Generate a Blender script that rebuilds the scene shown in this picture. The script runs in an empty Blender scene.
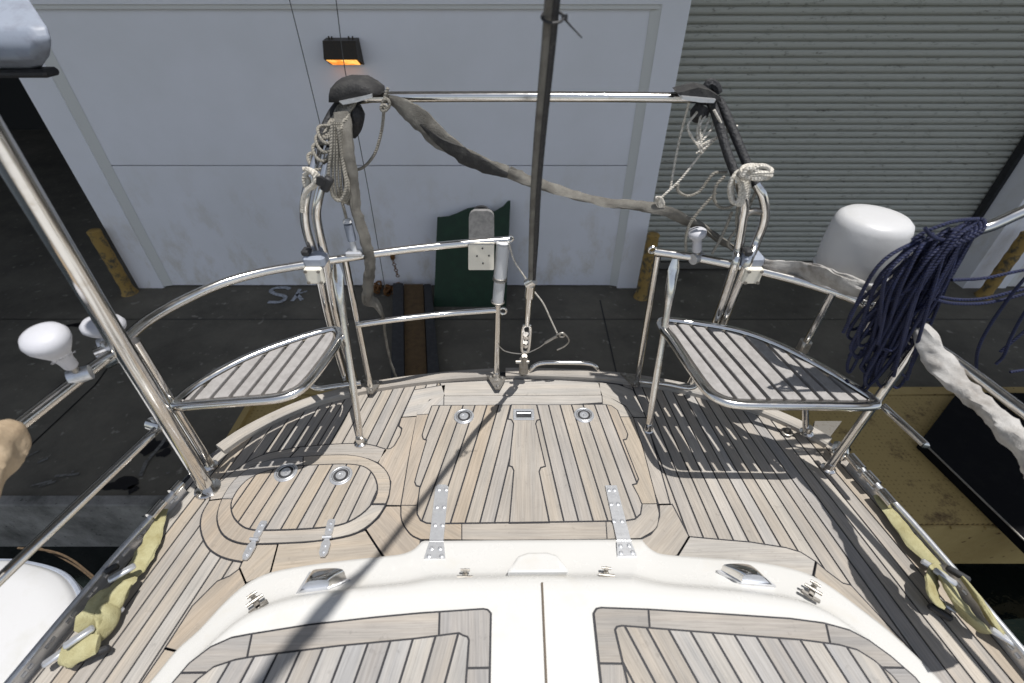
import bpy, math, random
from mathutils import Vector, Matrix, noise as mnoise
random.seed(7)
scene = bpy.context.scene
COL = scene.collection

# ------------------------------------------------------------------ camera geometry
F = 480.0; TH = math.radians(38.66); cT, sT = math.cos(TH), math.sin(TH); CH = 1.3
def ray(u, v):
    a = (u-512)/F; b = (v-341.5)/F
    return Vector((a, cT-b*sT, -sT-b*cT))
def at(u, v, z=0.0):            # point on a horizontal plane
    d = ray(u, v); t = (z-CH)/d.z
    return Vector((d.x*t, d.y*t, z))
def ay(u, v, Y):                # point on an upright plane at distance Y
    d = ray(u, v); t = Y/d.y
    return Vector((d.x*t, Y, CH+d.z*t))
def V(*a): return Vector(a)

# ------------------------------------------------------------------ materials
M = {}
def mat(name, base, rough=0.6, metal=0.0, spec=0.5, noise=None, bump=None, coat=0.0):
    """noise=(scale, colour2, lo, hi) ; bump=(scale,strength)"""
    m = bpy.data.materials.new(name); m.use_nodes = True; nt = m.node_tree
    b = nt.nodes['Principled BSDF']
    b.inputs['Base Color'].default_value = (*base, 1); b.inputs['Roughness'].default_value = rough
    b.inputs['Metallic'].default_value = metal; b.inputs['Specular IOR Level'].default_value = spec
    b.inputs['Coat Weight'].default_value = coat
    tc = nt.nodes.new('ShaderNodeTexCoord')
    if noise:
        n = nt.nodes.new('ShaderNodeTexNoise'); n.inputs['Scale'].default_value = noise[0]; n.inputs['Detail'].default_value = 6
        n.inputs['Roughness'].default_value = .65
        nt.links.new(tc.outputs['Object'], n.inputs['Vector'])
        r = nt.nodes.new('ShaderNodeValToRGB'); r.color_ramp.elements[0].position = noise[2]; r.color_ramp.elements[1].position = noise[3]
        r.color_ramp.elements[0].color = (*base, 1); r.color_ramp.elements[1].color = (*noise[1], 1)
        nt.links.new(n.outputs['Fac'], r.inputs['Fac']); nt.links.new(r.outputs['Color'], b.inputs['Base Color'])
        rr = nt.nodes.new('ShaderNodeMapRange'); rr.inputs['To Min'].default_value = max(0, rough-.06); rr.inputs['To Max'].default_value = min(1, rough+.12)
        nt.links.new(n.outputs['Fac'], rr.inputs['Value']); nt.links.new(rr.outputs['Result'], b.inputs['Roughness'])
    if bump:
        n2 = nt.nodes.new('ShaderNodeTexNoise'); n2.inputs['Scale'].default_value = bump[0]; n2.inputs['Detail'].default_value = 4
        nt.links.new(tc.outputs['Object'], n2.inputs['Vector'])
        bp = nt.nodes.new('ShaderNodeBump'); bp.inputs['Strength'].default_value = bump[1]; bp.inputs['Distance'].default_value = .01
        nt.links.new(n2.outputs['Fac'], bp.inputs['Height']); nt.links.new(bp.outputs['Normal'], b.inputs['Normal'])
    M[name] = m; return m

mat('chrome', (.72, .70, .67), .13, 1.0, noise=(38, (.50, .44, .36), .56, .82))
mat('steel_plate', (.66, .67, .69), .34, .75, noise=(45, (.44, .44, .45), .5, .8), bump=(40, .05))
mat('steel_dull', (.34, .32, .29), .42, .85, noise=(70, (.16, .13, .1), .5, .8))
mat('black_rubber', (.018, .018, .02), .55, noise=(20, (.04, .04, .042), .45, .7))
mat('matt_rubber', (.007, .007, .008), .95, spec=.1, noise=(8, (.013, .013, .013), .5, .8))
mat('black_wrap', (.02, .02, .022), .6, noise=(90, (.09, .085, .08), .58, .75), bump=(120, .5))
mat('cream', (.60, .592, .57), .24, 0, .5, noise=(7, (.57, .54, .48), .56, .84), coat=.3)
mat('white_plastic', (.54, .54, .545), .38, noise=(6, (.48, .475, .45), .5, .8), bump=(70, .05))
mat('antenna_white', (.50, .50, .53), .5, noise=(14, (.43, .425, .43), .5, .8))
mat('blue_plastic', (.27, .30, .36), .45, noise=(30, (.19, .20, .24), .45, .8))
mat('grey_plastic', (.20, .205, .22), .5, noise=(40, (.12, .12, .13), .45, .8))
mat('ivory_plastic', (.74, .70, .60), .5, noise=(25, (.66, .60, .48), .5, .8))
mat('pvc', (.56, .57, .58), .45, noise=(30, (.46, .46, .45), .5, .8))
mat('caulk', (.018, .018, .022), .6)
mat('hull_paint', (.70, .70, .68), .25, noise=(2, (.6, .6, .58), .4, .8))
mat('green_board', (.006, .030, .012), .55, noise=(9, (.012, .05, .022), .45, .8))
mat('grey_board', (.22, .215, .21), .6, noise=(60, (.12, .12, .12), .4, .75))
mat('yellow_strap', (.39, .365, .205), .85, noise=(28, (.27, .235, .11), .4, .75), bump=(330, .35))
mat('rope_white', (.68, .64, .57), .85, noise=(130, (.30, .27, .22), .45, .7), bump=(260, 1.0))
mat('rope_grey', (.30, .28, .24), .85, noise=(130, (.17, .155, .13), .45, .7), bump=(260, 1.0))
mat('rope_blue', (.005, .009, .045), .7, noise=(110, (.016, .028, .11), .50, .8), bump=(260, 1.0))
mat('cloth_grey', (.17, .16, .14), .9, noise=(22, (.075, .068, .058), .4, .72), bump=(330, .3))
mat('cloth_light', (.43, .415, .395), .9, noise=(18, (.20, .18, .16), .42, .75), bump=(330, .3))
mat('cloth_dark', (.022, .021, .021), .7, noise=(35, (.07, .068, .062), .5, .75), bump=(200, .3))
mat('seam_brown', (.11, .085, .06), .7)
mat('rope_brown', (.10, .065, .035), .8, noise=(60, (.05, .035, .02), .4, .7))
mat('leather_tan', (.40, .31, .21), .75, noise=(16, (.30, .22, .14), .4, .75), bump=(30, .6))
mat('wire', (.10, .10, .10), .5, .6)
mat('brown_wood', (.13, .075, .025), .7, noise=(14, (.07, .04, .016), .4, .75))
mat('rust', (.20, .085, .02), .85, noise=(30, (.10, .05, .02), .4, .7))
mat('bollard_paint', (.34, .215, .06), .75, noise=(11, (.09, .075, .05), .48, .62), bump=(30, .5))
mat('bronze_case', (.035, .028, .020), .45, .5, noise=(50, (.06, .04, .02), .5, .8))
mat('slat_plastic', (.33, .315, .305), .6, noise=(45, (.235, .222, .213), .4, .75), bump=(150, .2))
mat('chalk', (.50, .52, .56), .95, noise=(60, (.12, .12, .12), .48, .66))
mat('scuff', (.17, .165, .15), .95, noise=(30, (.10, .095, .085), .42, .6))
mat('oil_stain', (.010, .009, .010), .4)
mat('shade_slab', (.35, .35, .35), .8)
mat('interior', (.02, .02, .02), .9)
mat('printed_grey', (.25, .25, .27), .6)

def rope_lay(name, freq, dark):
    m = M[name]; nt = m.node_tree; L = nt.links.new; b = nt.nodes['Principled BSDF']
    uv = nt.nodes.new('ShaderNodeUVMap'); uv.uv_map = 'UVMap'; sx = nt.nodes.new('ShaderNodeSeparateXYZ'); L(uv.outputs['UV'], sx.inputs[0])
    a = nt.nodes.new('ShaderNodeMath'); a.operation = 'MULTIPLY'; a.inputs[1].default_value = freq; L(sx.outputs['X'], a.inputs[0])
    c = nt.nodes.new('ShaderNodeMath'); c.operation = 'MULTIPLY_ADD'; c.inputs[1].default_value = 2*math.pi*2; L(sx.outputs['Y'], c.inputs[0]); L(a.outputs[0], c.inputs[2])
    d = nt.nodes.new('ShaderNodeMath'); d.operation = 'SINE'; L(c.outputs[0], d.inputs[0])
    mr = nt.nodes.new('ShaderNodeMapRange'); mr.inputs['From Min'].default_value = -1; mr.inputs['To Min'].default_value = dark; L(d.outputs[0], mr.inputs['Value'])
    src = b.inputs['Base Color'].links[0].from_socket
    v = nt.nodes.new('ShaderNodeVectorMath'); v.operation = 'SCALE'; L(src, v.inputs[0]); L(mr.outputs['Result'], v.inputs['Scale']); L(v.outputs['Vector'], b.inputs['Base Color'])
    bp = nt.nodes.new('ShaderNodeBump'); bp.inputs['Strength'].default_value = .5; bp.inputs['Distance'].default_value = .0015; L(d.outputs[0], bp.inputs['Height']); L(bp.outputs['Normal'], b.inputs['Normal'])
for nm, dk_ in (('rope_white', .86), ('rope_grey', .80), ('rope_blue', .6)): rope_lay(nm, 900, dk_)

def lamp_glow():
    m = bpy.data.materials.new('lamp_glow'); m.use_nodes = True; nt = m.node_tree
    b = nt.nodes['Principled BSDF']; b.inputs['Base Color'].default_value = (.6, .3, .05, 1)
    tc = nt.nodes.new('ShaderNodeTexCoord'); n = nt.nodes.new('ShaderNodeTexNoise'); n.inputs['Scale'].default_value = 9
    nt.links.new(tc.outputs['Object'], n.inputs['Vector'])
    r = nt.nodes.new('ShaderNodeValToRGB'); r.color_ramp.elements[0].color = (.75, .16, .005, 1); r.color_ramp.elements[1].color = (1, .55, .12, 1)
    r.color_ramp.elements[0].position = .38; r.color_ramp.elements[1].position = .66
    nt.links.new(n.outputs['Fac'], r.inputs['Fac']); nt.links.new(r.outputs['Color'], b.inputs['Emission Color'])
    b.inputs['Emission Strength'].default_value = 1.5; M['lamp_glow'] = m
lamp_glow()

def teak():
    m = bpy.data.materials.new('teak'); m.use_nodes = True; nt = m.node_tree; L = nt.links.new
    b = nt.nodes['Principled BSDF']; b.inputs['Roughness'].default_value = .75; b.inputs['Specular IOR Level'].default_value = .3
    at_ = nt.nodes.new('ShaderNodeAttribute'); at_.attribute_name = 'col'
    uv = nt.nodes.new('ShaderNodeUVMap'); uv.uv_map = 'UVMap'
    mp = nt.nodes.new('ShaderNodeMapping'); mp.inputs['Scale'].default_value = (7, 190, 1); L(uv.outputs['UV'], mp.inputs['Vector'])
    g = nt.nodes.new('ShaderNodeTexNoise'); g.inputs['Scale'].default_value = 1; g.inputs['Detail'].default_value = 5; g.inputs['Roughness'].default_value = .7
    L(mp.outputs['Vector'], g.inputs['Vector'])
    mp2 = nt.nodes.new('ShaderNodeMapping'); mp2.inputs['Scale'].default_value = (2.2, 34, 1); L(uv.outputs['UV'], mp2.inputs['Vector'])
    g2 = nt.nodes.new('ShaderNodeTexNoise'); g2.inputs['Scale'].default_value = 1; g2.inputs['Detail'].default_value = 3; L(mp2.outputs['Vector'], g2.inputs['Vector'])
    tc = nt.nodes.new('ShaderNodeTexCoord')
    g3 = nt.nodes.new('ShaderNodeTexNoise'); g3.inputs['Scale'].default_value = 5.5; g3.inputs['Detail'].default_value = 5; L(tc.outputs['Object'], g3.inputs['Vector'])
    def rng(src, lo, hi):
        r = nt.nodes.new('ShaderNodeMapRange'); r.inputs['From Min'].default_value = .25; r.inputs['From Max'].default_value = .75
        r.inputs['To Min'].default_value = lo; r.inputs['To Max'].default_value = hi; L(src, r.inputs['Value']); return r.outputs['Result']
    m1 = nt.nodes.new('ShaderNodeMath'); m1.operation = 'MULTIPLY'; L(rng(g.outputs['Fac'], .74, 1.20), m1.inputs[0]); L(rng(g2.outputs['Fac'], .86, 1.12), m1.inputs[1])
    m2 = nt.nodes.new('ShaderNodeMath'); m2.operation = 'MULTIPLY'; L(m1.outputs[0], m2.inputs[0]); L(rng(g3.outputs['Fac'], .88, 1.10), m2.inputs[1])
    mx = nt.nodes.new('ShaderNodeVectorMath'); mx.operation = 'SCALE'; L(at_.outputs['Color'], mx.inputs[0]); L(m2.outputs[0], mx.inputs['Scale'])
    # sparse dark pores / drip stains
    g5 = nt.nodes.new('ShaderNodeTexNoise'); g5.inputs['Scale'].default_value = 38; g5.inputs['Detail'].default_value = 6; g5.inputs['Roughness'].default_value = .7; L(tc.outputs['Object'], g5.inputs['Vector'])
    st5 = nt.nodes.new('ShaderNodeMapRange'); st5.inputs['From Min'].default_value = .60; st5.inputs['From Max'].default_value = .76; st5.inputs['To Min'].default_value = 1.0; st5.inputs['To Max'].default_value = .72; L(g5.outputs['Fac'], st5.inputs['Value'])
    m3 = nt.nodes.new('ShaderNodeMath'); m3.operation = 'MULTIPLY'; L(m2.outputs[0], m3.inputs[0]); L(st5.outputs['Result'], m3.inputs[1]); L(m3.outputs[0], mx.inputs['Scale'])
    # weathering: warm tan against silver grey
    mix = nt.nodes.new('ShaderNodeMix'); mix.data_type = 'RGBA'; mix.blend_type = 'MULTIPLY'
    r4 = nt.nodes.new('ShaderNodeValToRGB'); r4.color_ramp.elements[0].position = .38; r4.color_ramp.elements[1].position = .66
    r4.color_ramp.elements[0].color = (1.0, .985, .97, 1); r4.color_ramp.elements[1].color = (1.0, .94, .87, 1)
    L(g2.outputs['Fac'], r4.inputs['Fac']); mix.inputs['Factor'].default_value = .75
    L(mx.outputs['Vector'], mix.inputs[6]); L(r4.outputs['Color'], mix.inputs[7]); L(mix.outputs[2], b.inputs['Base Color'])
    bp = nt.nodes.new('ShaderNodeBump'); bp.inputs['Strength'].default_value = .35; bp.inputs['Distance'].default_value = .003
    L(g.outputs['Fac'], bp.inputs['Height']); L(bp.outputs['Normal'], b.inputs['Normal'])
    M['teak'] = m
teak()

def wall_mat():
    m = bpy.data.materials.new('white_wall'); m.use_nodes = True; nt = m.node_tree; L = nt.links.new
    b = nt.nodes['Principled BSDF']; b.inputs['Roughness'].default_value = .7
    tc = nt.nodes.new('ShaderNodeTexCoord')
    n = nt.nodes.new('ShaderNodeTexNoise'); n.inputs['Scale'].default_value = .8; n.inputs['Detail'].default_value = 8; n.inputs['Roughness'].default_value = .6
    L(tc.outputs['Object'], n.inputs['Vector'])
    r = nt.nodes.new('ShaderNodeValToRGB'); e = r.color_ramp.elements; e[0].position = .35; e[0].color = (.86, .845, .875, 1); e[1].position = .75; e[1].color = (.78, .77, .775, 1)
    L(n.outputs['Fac'], r.inputs['Fac'])
    n2 = nt.nodes.new('ShaderNodeTexNoise'); n2.inputs['Scale'].default_value = 2.3; n2.inputs['Detail'].default_value = 10; n2.inputs['Roughness'].default_value = .7
    mp = nt.nodes.new('ShaderNodeMapping'); mp.inputs['Scale'].default_value = (1.4, 1, .8); L(tc.outputs['Object'], mp.inputs['Vector']); L(mp.outputs['Vector'], n2.inputs['Vector'])
    r2 = nt.nodes.new('ShaderNodeValToRGB'); e = r2.color_ramp.elements; e[0].position = .50; e[0].color = (1, 1, 1, 1); e[1].position = .68; e[1].color = (.78, .73, .63, 1)
    L(n2.outputs['Fac'], r2.inputs['Fac'])
    sx = nt.nodes.new('ShaderNodeSeparateXYZ'); L(tc.outputs['Object'], sx.inputs[0])
    mr = nt.nodes.new('ShaderNodeMapRange'); mr.inputs['From Min'].default_value = 1.9; mr.inputs['From Max'].default_value = .1; L(sx.outputs['Z'], mr.inputs['Value'])
    mix = nt.nodes.new('ShaderNodeMix'); mix.data_type = 'RGBA'; mix.blend_type = 'MULTIPLY'; L(mr.outputs['Result'], mix.inputs['Factor'])
    L(r.outputs['Color'], mix.inputs[6]); L(r2.outputs['Color'], mix.inputs[7]); L(mix.outputs[2], b.inputs['Base Color'])
    M['white_wall'] = m
wall_mat()

def concrete(name, c1, c2, c3, scale=1.2, rough=.8):
    m = bpy.data.materials.new(name); m.use_nodes = True; nt = m.node_tree; L = nt.links.new
    b = nt.nodes['Principled BSDF']; b.inputs['Roughness'].default_value = rough; b.inputs['Specular IOR Level'].default_value = .35
    tc = nt.nodes.new('ShaderNodeTexCoord')
    n = nt.nodes.new('ShaderNodeTexNoise'); n.inputs['Scale'].default_value = scale; n.inputs['Detail'].default_value = 9; n.inputs['Roughness'].default_value = .68
    L(tc.outputs['Object'], n.inputs['Vector'])
    r = nt.nodes.new('ShaderNodeValToRGB'); e = r.color_ramp.elements; e[0].position = .3; e[0].color = (*c1, 1); e[1].position = .68; e[1].color = (*c2, 1)
    L(n.outputs['Fac'], r.inputs['Fac'])
    v = nt.nodes.new('ShaderNodeTexNoise'); v.inputs['Scale'].default_value = scale*11; v.inputs['Detail'].default_value = 7; L(tc.outputs['Object'], v.inputs['Vector'])
    r2 = nt.nodes.new('ShaderNodeValToRGB'); e = r2.color_ramp.elements; e[0].position = .64; e[0].color = (0, 0, 0, 1); e[1].position = .72; e[1].color = (1, 1, 1, 1)
    L(v.outputs['Fac'], r2.inputs['Fac'])
    mix = nt.nodes.new('ShaderNodeMix'); mix.data_type = 'RGBA'; L(r2.outputs['Color'], mix.inputs['Factor']); L(r.outputs['Color'], mix.inputs[6]); mix.inputs[7].default_value = (*c3, 1)
    L(mix.outputs[2], b.inputs['Base Color'])
    bp = nt.nodes.new('ShaderNodeBump'); bp.inputs['Strength'].default_value = .35; bp.inputs['Distance'].default_value = .02
    L(v.outputs['Fac'], bp.inputs['Height']); L(bp.outputs['Normal'], b.inputs['Normal']); M[name] = m
concrete('quay', (.075, .068, .055), (.175, .158, .125), (.26, .24, .20), .9)
concrete('quay_face', (.08, .078, .07), (.34, .325, .30), (.04, .04, .035), 2.6)
concrete('yellow_deck', (.33, .23, .085), (.46, .34, .14), (.10, .05, .02), 1.5, .7)

def grating():
    m = bpy.data.materials.new('yellow_tread'); m.use_nodes = True; nt = m.node_tree; L = nt.links.new
    b = nt.nodes['Principled BSDF']; b.inputs['Roughness'].default_value = .7
    tc = nt.nodes.new('ShaderNodeTexCoord')
    vo = nt.nodes.new('ShaderNodeTexVoronoi'); vo.inputs['Scale'].default_value = 26; vo.inputs['Randomness'].default_value = .12; L(tc.outputs['Object'], vo.inputs['Vector'])
    r = nt.nodes.new('ShaderNodeValToRGB'); e = r.color_ramp.elements; e[0].position = .24; e[0].color = (.12, .075, .025, 1); e[1].position = .42; e[1].color = (.40, .285, .105, 1)
    L(vo.outputs['Distance'], r.inputs['Fac'])
    n = nt.nodes.new('ShaderNodeTexNoise'); n.inputs['Scale'].default_value = 3.5; n.inputs['Detail'].default_value = 10; n.inputs['Roughness'].default_value = .75; L(tc.outputs['Object'], n.inputs['Vector'])
    r2 = nt.nodes.new('ShaderNodeValToRGB'); e = r2.color_ramp.elements; e[0].position = .54; e[0].color = (0, 0, 0, 1); e[1].position = .66; e[1].color = (1, 1, 1, 1); L(n.outputs['Fac'], r2.inputs['Fac'])
    mix = nt.nodes.new('ShaderNodeMix'); mix.data_type = 'RGBA'; L(r2.outputs['Color'], mix.inputs['Factor']); L(r.outputs['Color'], mix.inputs[6]); mix.inputs[7].default_value = (.10, .055, .02, 1)
    L(mix.outputs[2], b.inputs['Base Color'])
    bp = nt.nodes.new('ShaderNodeBump'); bp.inputs['Distance'].default_value = .006; bp.inputs['Strength'].default_value = .6; L(r.outputs['Color'], bp.inputs['Height']); L(bp.outputs['Normal'], b.inputs['Normal'])
    M['yellow_tread'] = m
grating()

def shutter_mat():
    m = bpy.data.materials.new('shutter'); m.use_nodes = True; nt = m.node_tree; L = nt.links.new
    b = nt.nodes['Principled BSDF']; b.inputs['Roughness'].default_value = .55
    tc = nt.nodes.new('ShaderNodeTexCoord'); mp = nt.nodes.new('ShaderNodeMapping'); mp.inputs['Scale'].default_value = (9, 1, 30); L(tc.outputs['Object'], mp.inputs['Vector'])
    n = nt.nodes.new('ShaderNodeTexNoise'); n.inputs['Scale'].default_value = 1; n.inputs['Detail'].default_value = 8; n.inputs['Roughness'].default_value = .75; L(mp.outputs['Vector'], n.inputs['Vector'])
    r = nt.nodes.new('ShaderNodeValToRGB'); e = r.color_ramp.elements; e[0].position = .57; e[0].color = (.46, .455, .40, 1); e[1].position = .69; e[1].color = (.13, .115, .085, 1)
    L(n.outputs['Fac'], r.inputs['Fac']); L(r.outputs['Color'], b.inputs['Base Color']); M['shutter'] = m
shutter_mat()

def water_mat():
    m = bpy.data.materials.new('water'); m.use_nodes = True; nt = m.node_tree; L = nt.links.new
    b = nt.nodes['Principled BSDF']; b.inputs['Base Color'].default_value = (.006, .009, .008, 1); b.inputs['Roughness'].default_value = .06
    tc = nt.nodes.new('ShaderNodeTexCoord'); n = nt.nodes.new('ShaderNodeTexNoise'); n.inputs['Scale'].default_value = 5; n.inputs['Detail'].default_value = 4; L(tc.outputs['Object'], n.inputs['Vector'])
    bp = nt.nodes.new('ShaderNodeBump'); bp.inputs['Strength'].default_value = .4; bp.inputs['Distance'].default_value = .05; L(n.outputs['Fac'], bp.inputs['Height']); L(bp.outputs['Normal'], b.inputs['Normal']); M['water'] = m
water_mat()

# ------------------------------------------------------------------ mesh builder
def catmull(pts, n=6, closed=False):
    pts = [Vector(p) for p in pts]
    if len(pts) < 3: return pts
    out = []; N = len(pts); rng = range(N) if closed else range(N-1)
    for i in rng:
        p1, p2 = pts[i], pts[(i+1) % N]
        p0 = pts[(i-1) % N] if (closed or i > 0) else p1*2-p2
        p3 = pts[(i+2) % N] if (closed or i < N-2) else p2*2-p1
        for k in range(n):
            t = k/n; t2 = t*t; t3 = t2*t
            out.append(.5*((2*p1)+(-p0+p2)*t+(2*p0-5*p1+4*p2-p3)*t2+(-p0+3*p1-3*p2+p3)*t3))
    if not closed: out.append(pts[-1])
    return out

class MB:
    def __init__(s): s.v = []; s.f = []; s.c = []; s.uv = []
    def add(s, vs, fs, col=(1, 1, 1), uv=None):
        o = len(s.v); s.v += [Vector(p) for p in vs]; s.c += [col]*len(vs)
        s.uv += uv if uv else [(0, 0)]*len(vs)
        s.f += [tuple(i+o for i in f) for f in fs]; return s
    def tube(s, pts, r, n=10, smooth=6, closed=False, caps=True, flat=1.0, roll=0.0, crump=None, fold=0.0):
        pts = [Vector(p) for p in pts]
        rs = r if isinstance(r, (list, tuple)) else [r]*len(pts)
        if smooth and len(pts) > 2:
            P2 = catmull(pts, smooth, closed); R2 = []
            segs = len(pts) if closed else len(pts)-1
            for i in range(segs):
                for k in range(smooth): R2.append(rs[i]*(1-k/smooth)+rs[(i+1) % len(pts)]*(k/smooth))
            if not closed: R2.append(rs[-1])
        else: P2, R2 = pts, list(rs)
        N = len(P2); vs = []; fs = []; uv = []; LN = 0.0
        up = None
        for i in range(N):
            if closed: d = P2[(i+1) % N]-P2[i-1]
            else: d = P2[min(i+1, N-1)]-P2[max(i-1, 0)]
            if d.length < 1e-9: d = Vector((0, 0, 1))
            d.normalize()
            if up is None:
                up = Vector((0, 0, 1)) if abs(d.z) < .9 else Vector((0, 1, 0))
            up = up-d*up.dot(d)
            if up.length < 1e-6: up = Vector((1, 0, 0))-d*d.x
            up.normalize(); sd = d.cross(up)
            rl = roll(i/(max(1, N-1))) if callable(roll) else roll
            fl = flat(i/(max(1, N-1))) if callable(flat) else flat
            for k in range(n):
                a = 2*math.pi*k/n
                ff = 1+fold*(math.sin(3*a+LN*18)+.6*math.sin(7*a-LN*31+1)+.4*math.sin(5*a+LN*60)) if fold else 1
                x, y = math.cos(a)*R2[i]*ff, math.sin(a)*R2[i]*fl*ff
                ca, sa = math.cos(rl), math.sin(rl)
                q = P2[i]+sd*(x*ca-y*sa)+up*(x*sa+y*ca)
                if crump:
                    nv = mnoise.noise_vector(q*crump[1])+mnoise.noise_vector(q*crump[1]*2.3)*.5; rg = 1-abs(mnoise.noise(q*crump[1]*1.6))*2
                    q = q+nv*crump[0]+(q-P2[i])*rg*.25
                vs.append(q); uv.append((LN, k/n))
            if i < N-1: LN += (P2[i+1]-P2[i]).length
        for i in range(N if closed else N-1):
            for k in range(n):
                a = i*n+k; b = i*n+(k+1) % n; j = (i+1) % N
                fs.append((a, b, j*n+(k+1) % n, j*n+k))
        if caps and not closed:
            fs.append(tuple(range(n-1, -1, -1))); fs.append(tuple((N-1)*n+k for k in range(n)))
        return s.add(vs, fs, (1, 1, 1), uv)
    def ring(s, c, R, r, axis=(0, 0, 1), n=20, sx=1.0):
        q = Vector(axis).to_track_quat('Z', 'Y')
        return s.tube([Vector(c)+q @ Vector((R*math.cos(a)*sx, R*math.sin(a), 0)) for a in [2*math.pi*k/n for k in range(n)]], r, 8, 0, closed=True)
    def box(s, c, d, rot=None, bev=0.0):
        c = Vector(c); x, y, z = [q/2 for q in d]; b = min(bev, x*.9, y*.9, z*.9)
        R = rot if rot is not None else Matrix.Identity(3)
        if b <= 0:
            vs = [Vector((sx*x, sy*y, sz*z)) for sz in (-1, 1) for sy in (-1, 1) for sx in (-1, 1)]
            fs = [(0, 2, 3, 1), (4, 5, 7, 6), (0, 1, 5, 4), (2, 6, 7, 3), (0, 4, 6, 2), (1, 3, 7, 5)]
        else:
            vs = []; idx = {}
            for sx in (-1, 1):
                for sy in (-1, 1):
                    for sz in (-1, 1):
                        for ax in range(3):
                            p = [sx*(x-b), sy*(y-b), sz*(z-b)]; p[ax] = (sx*x, sy*y, sz*z)[ax]
                            idx[(sx, sy, sz, ax)] = len(vs); vs.append(Vector(p))
            fs = []
            for ax in range(3):
                o = [(ax+1) % 3, (ax+2) % 3]
                for sg in (-1, 1):
                    q = []
                    for (a1, a2) in ((-1, -1), (1, -1), (1, 1), (-1, 1)):
                        k = [0, 0, 0]; k[ax] = sg; k[o[0]] = a1; k[o[1]] = a2; q.append(idx[(*k, ax)])
                    fs.append(tuple(q if sg > 0 else q[::-1]))
            for ax in range(3):        # edges along ax
                o = [(ax+1) % 3, (ax+2) % 3]
                for a1 in (-1, 1):
                    for a2 in (-1, 1):
                        def kk(e, which):
                            k = [0, 0, 0]; k[ax] = e; k[o[0]] = a1; k[o[1]] = a2; return idx[(*k, which)]
                        fs.append((kk(-1, o[0]), kk(1, o[0]), kk(1, o[1]), kk(-1, o[1])))
            for sx in (-1, 1):
                for sy in (-1, 1):
                    for sz in (-1, 1): fs.append(tuple(idx[(sx, sy, sz, a)] for a in range(3)))
        return s.add([c+R @ p for p in vs], fs)
    def prism(s, poly, z0, z1, col=(1, 1, 1), dirv=None):
        n = len(poly); pts = [(p[0], p[1]) for p in poly]
        A = sum(pts[i][0]*pts[(i+1) % n][1]-pts[(i+1) % n][0]*pts[i][1] for i in range(n))
        if A < 0: pts = pts[::-1]
        uv = None
        if dirv is not None:
            d = Vector((dirv[0], dirv[1])).normalized(); o = (random.random()*50, random.random()*50)
            uv = [(p[0]*d.x+p[1]*d.y+o[0], -p[0]*d.y+p[1]*d.x+o[1]) for p in pts]*2
        vs = [(x, y, z0) for x, y in pts]+[(x, y, z1) for x, y in pts]
        fs = [tuple(range(n, 2*n))]+[(i, (i+1) % n, n+(i+1) % n, n+i) for i in range(n)]
        return s.add(vs, fs, col, uv)
    def solid(s, front, off):      # flat polygon in 3D given thickness by an offset vector
        n = len(front); off = Vector(off)
        return s.add([Vector(p) for p in front]+[Vector(p)+off for p in front],
                     [tuple(range(n)), tuple(range(2*n-1, n-1, -1))]+[(i, n+i, n+(i+1) % n, (i+1) % n) for i in range(n)])
    def lathe(s, prof, base, axis=(0, 0, 1), n=32, sy=1.0):
        q = Vector(axis).to_track_quat('Z', 'Y'); vs = []; fs = []; m = len(prof)
        for r, h in prof:
            for k in range(n):
                a = 2*math.pi*k/n; vs.append(Vector(base)+q @ Vector((r*math.cos(a), r*math.sin(a)*sy, h)))
        for i in range(m-1):
            for k in range(n): fs.append((i*n+k, i*n+(k+1) % n, (i+1)*n+(k+1) % n, (i+1)*n+k))
        fs.append(tuple(range(n-1, -1, -1))); fs.append(tuple((m-1)*n+k for k in range(n)))
        return s.add(vs, fs)
    def build(s, name, m, parent=None, origin=None, smooth=True, ang=40):
        if origin is None: origin = ORG[parent.name] if parent is not None else Vector((0, 0, 0))
        origin = Vector(origin)
        me = bpy.data.meshes.new(name)
        me.from_pydata([p-origin for p in s.v], [], s.f)
        uvl = me.uv_layers.new(name='UVMap')
        for lp in me.loops: uvl.data[lp.index].uv = s.uv[lp.vertex_index]
        ca = me.color_attributes.new('col', 'FLOAT_COLOR', 'POINT')
        for i, c in enumerate(s.c): ca.data[i].color = (*c, 1)
        me.materials.append(m); me.update()
        import bmesh
        bm = bmesh.new(); bm.from_mesh(me); bmesh.ops.recalc_face_normals(bm, faces=bm.faces); bm.to_mesh(me); bm.free()
        if smooth:
            me.shade_smooth()
            try: me.set_sharp_from_angle(angle=math.radians(ang))
            except Exception: pass
        o = bpy.data.objects.new(name, me); COL.objects.link(o)
        if parent is not None: o.parent = parent
        else: o.location = origin
        ORG[o.name] = origin
        return o
ORG = {}
def tag(o, label, cat, group=None):
    o['label'] = label; o['category'] = cat
    if group: o['group'] = group
    return o
def thing(name, loc, label, cat, group=None):
    o = bpy.data.objects.new(name, None); COL.objects.link(o); o.location = loc; o.empty_display_size = .1
    ORG[o.name] = Vector(loc); return tag(o, label, cat, group)
def structure(o): o['kind'] = 'structure'; return o
def ctr(mb):
    xs = [p.x for p in mb.v]; ys = [p.y for p in mb.v]; zs = [p.z for p in mb.v]
    return Vector(((min(xs)+max(xs))/2, (min(ys)+max(ys))/2, min(zs)))
def solo(mb, name, m, label, cat, group=None, **k):
    return tag(mb.build(name, m, None, ctr(mb), **k), label, cat, group)

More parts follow.
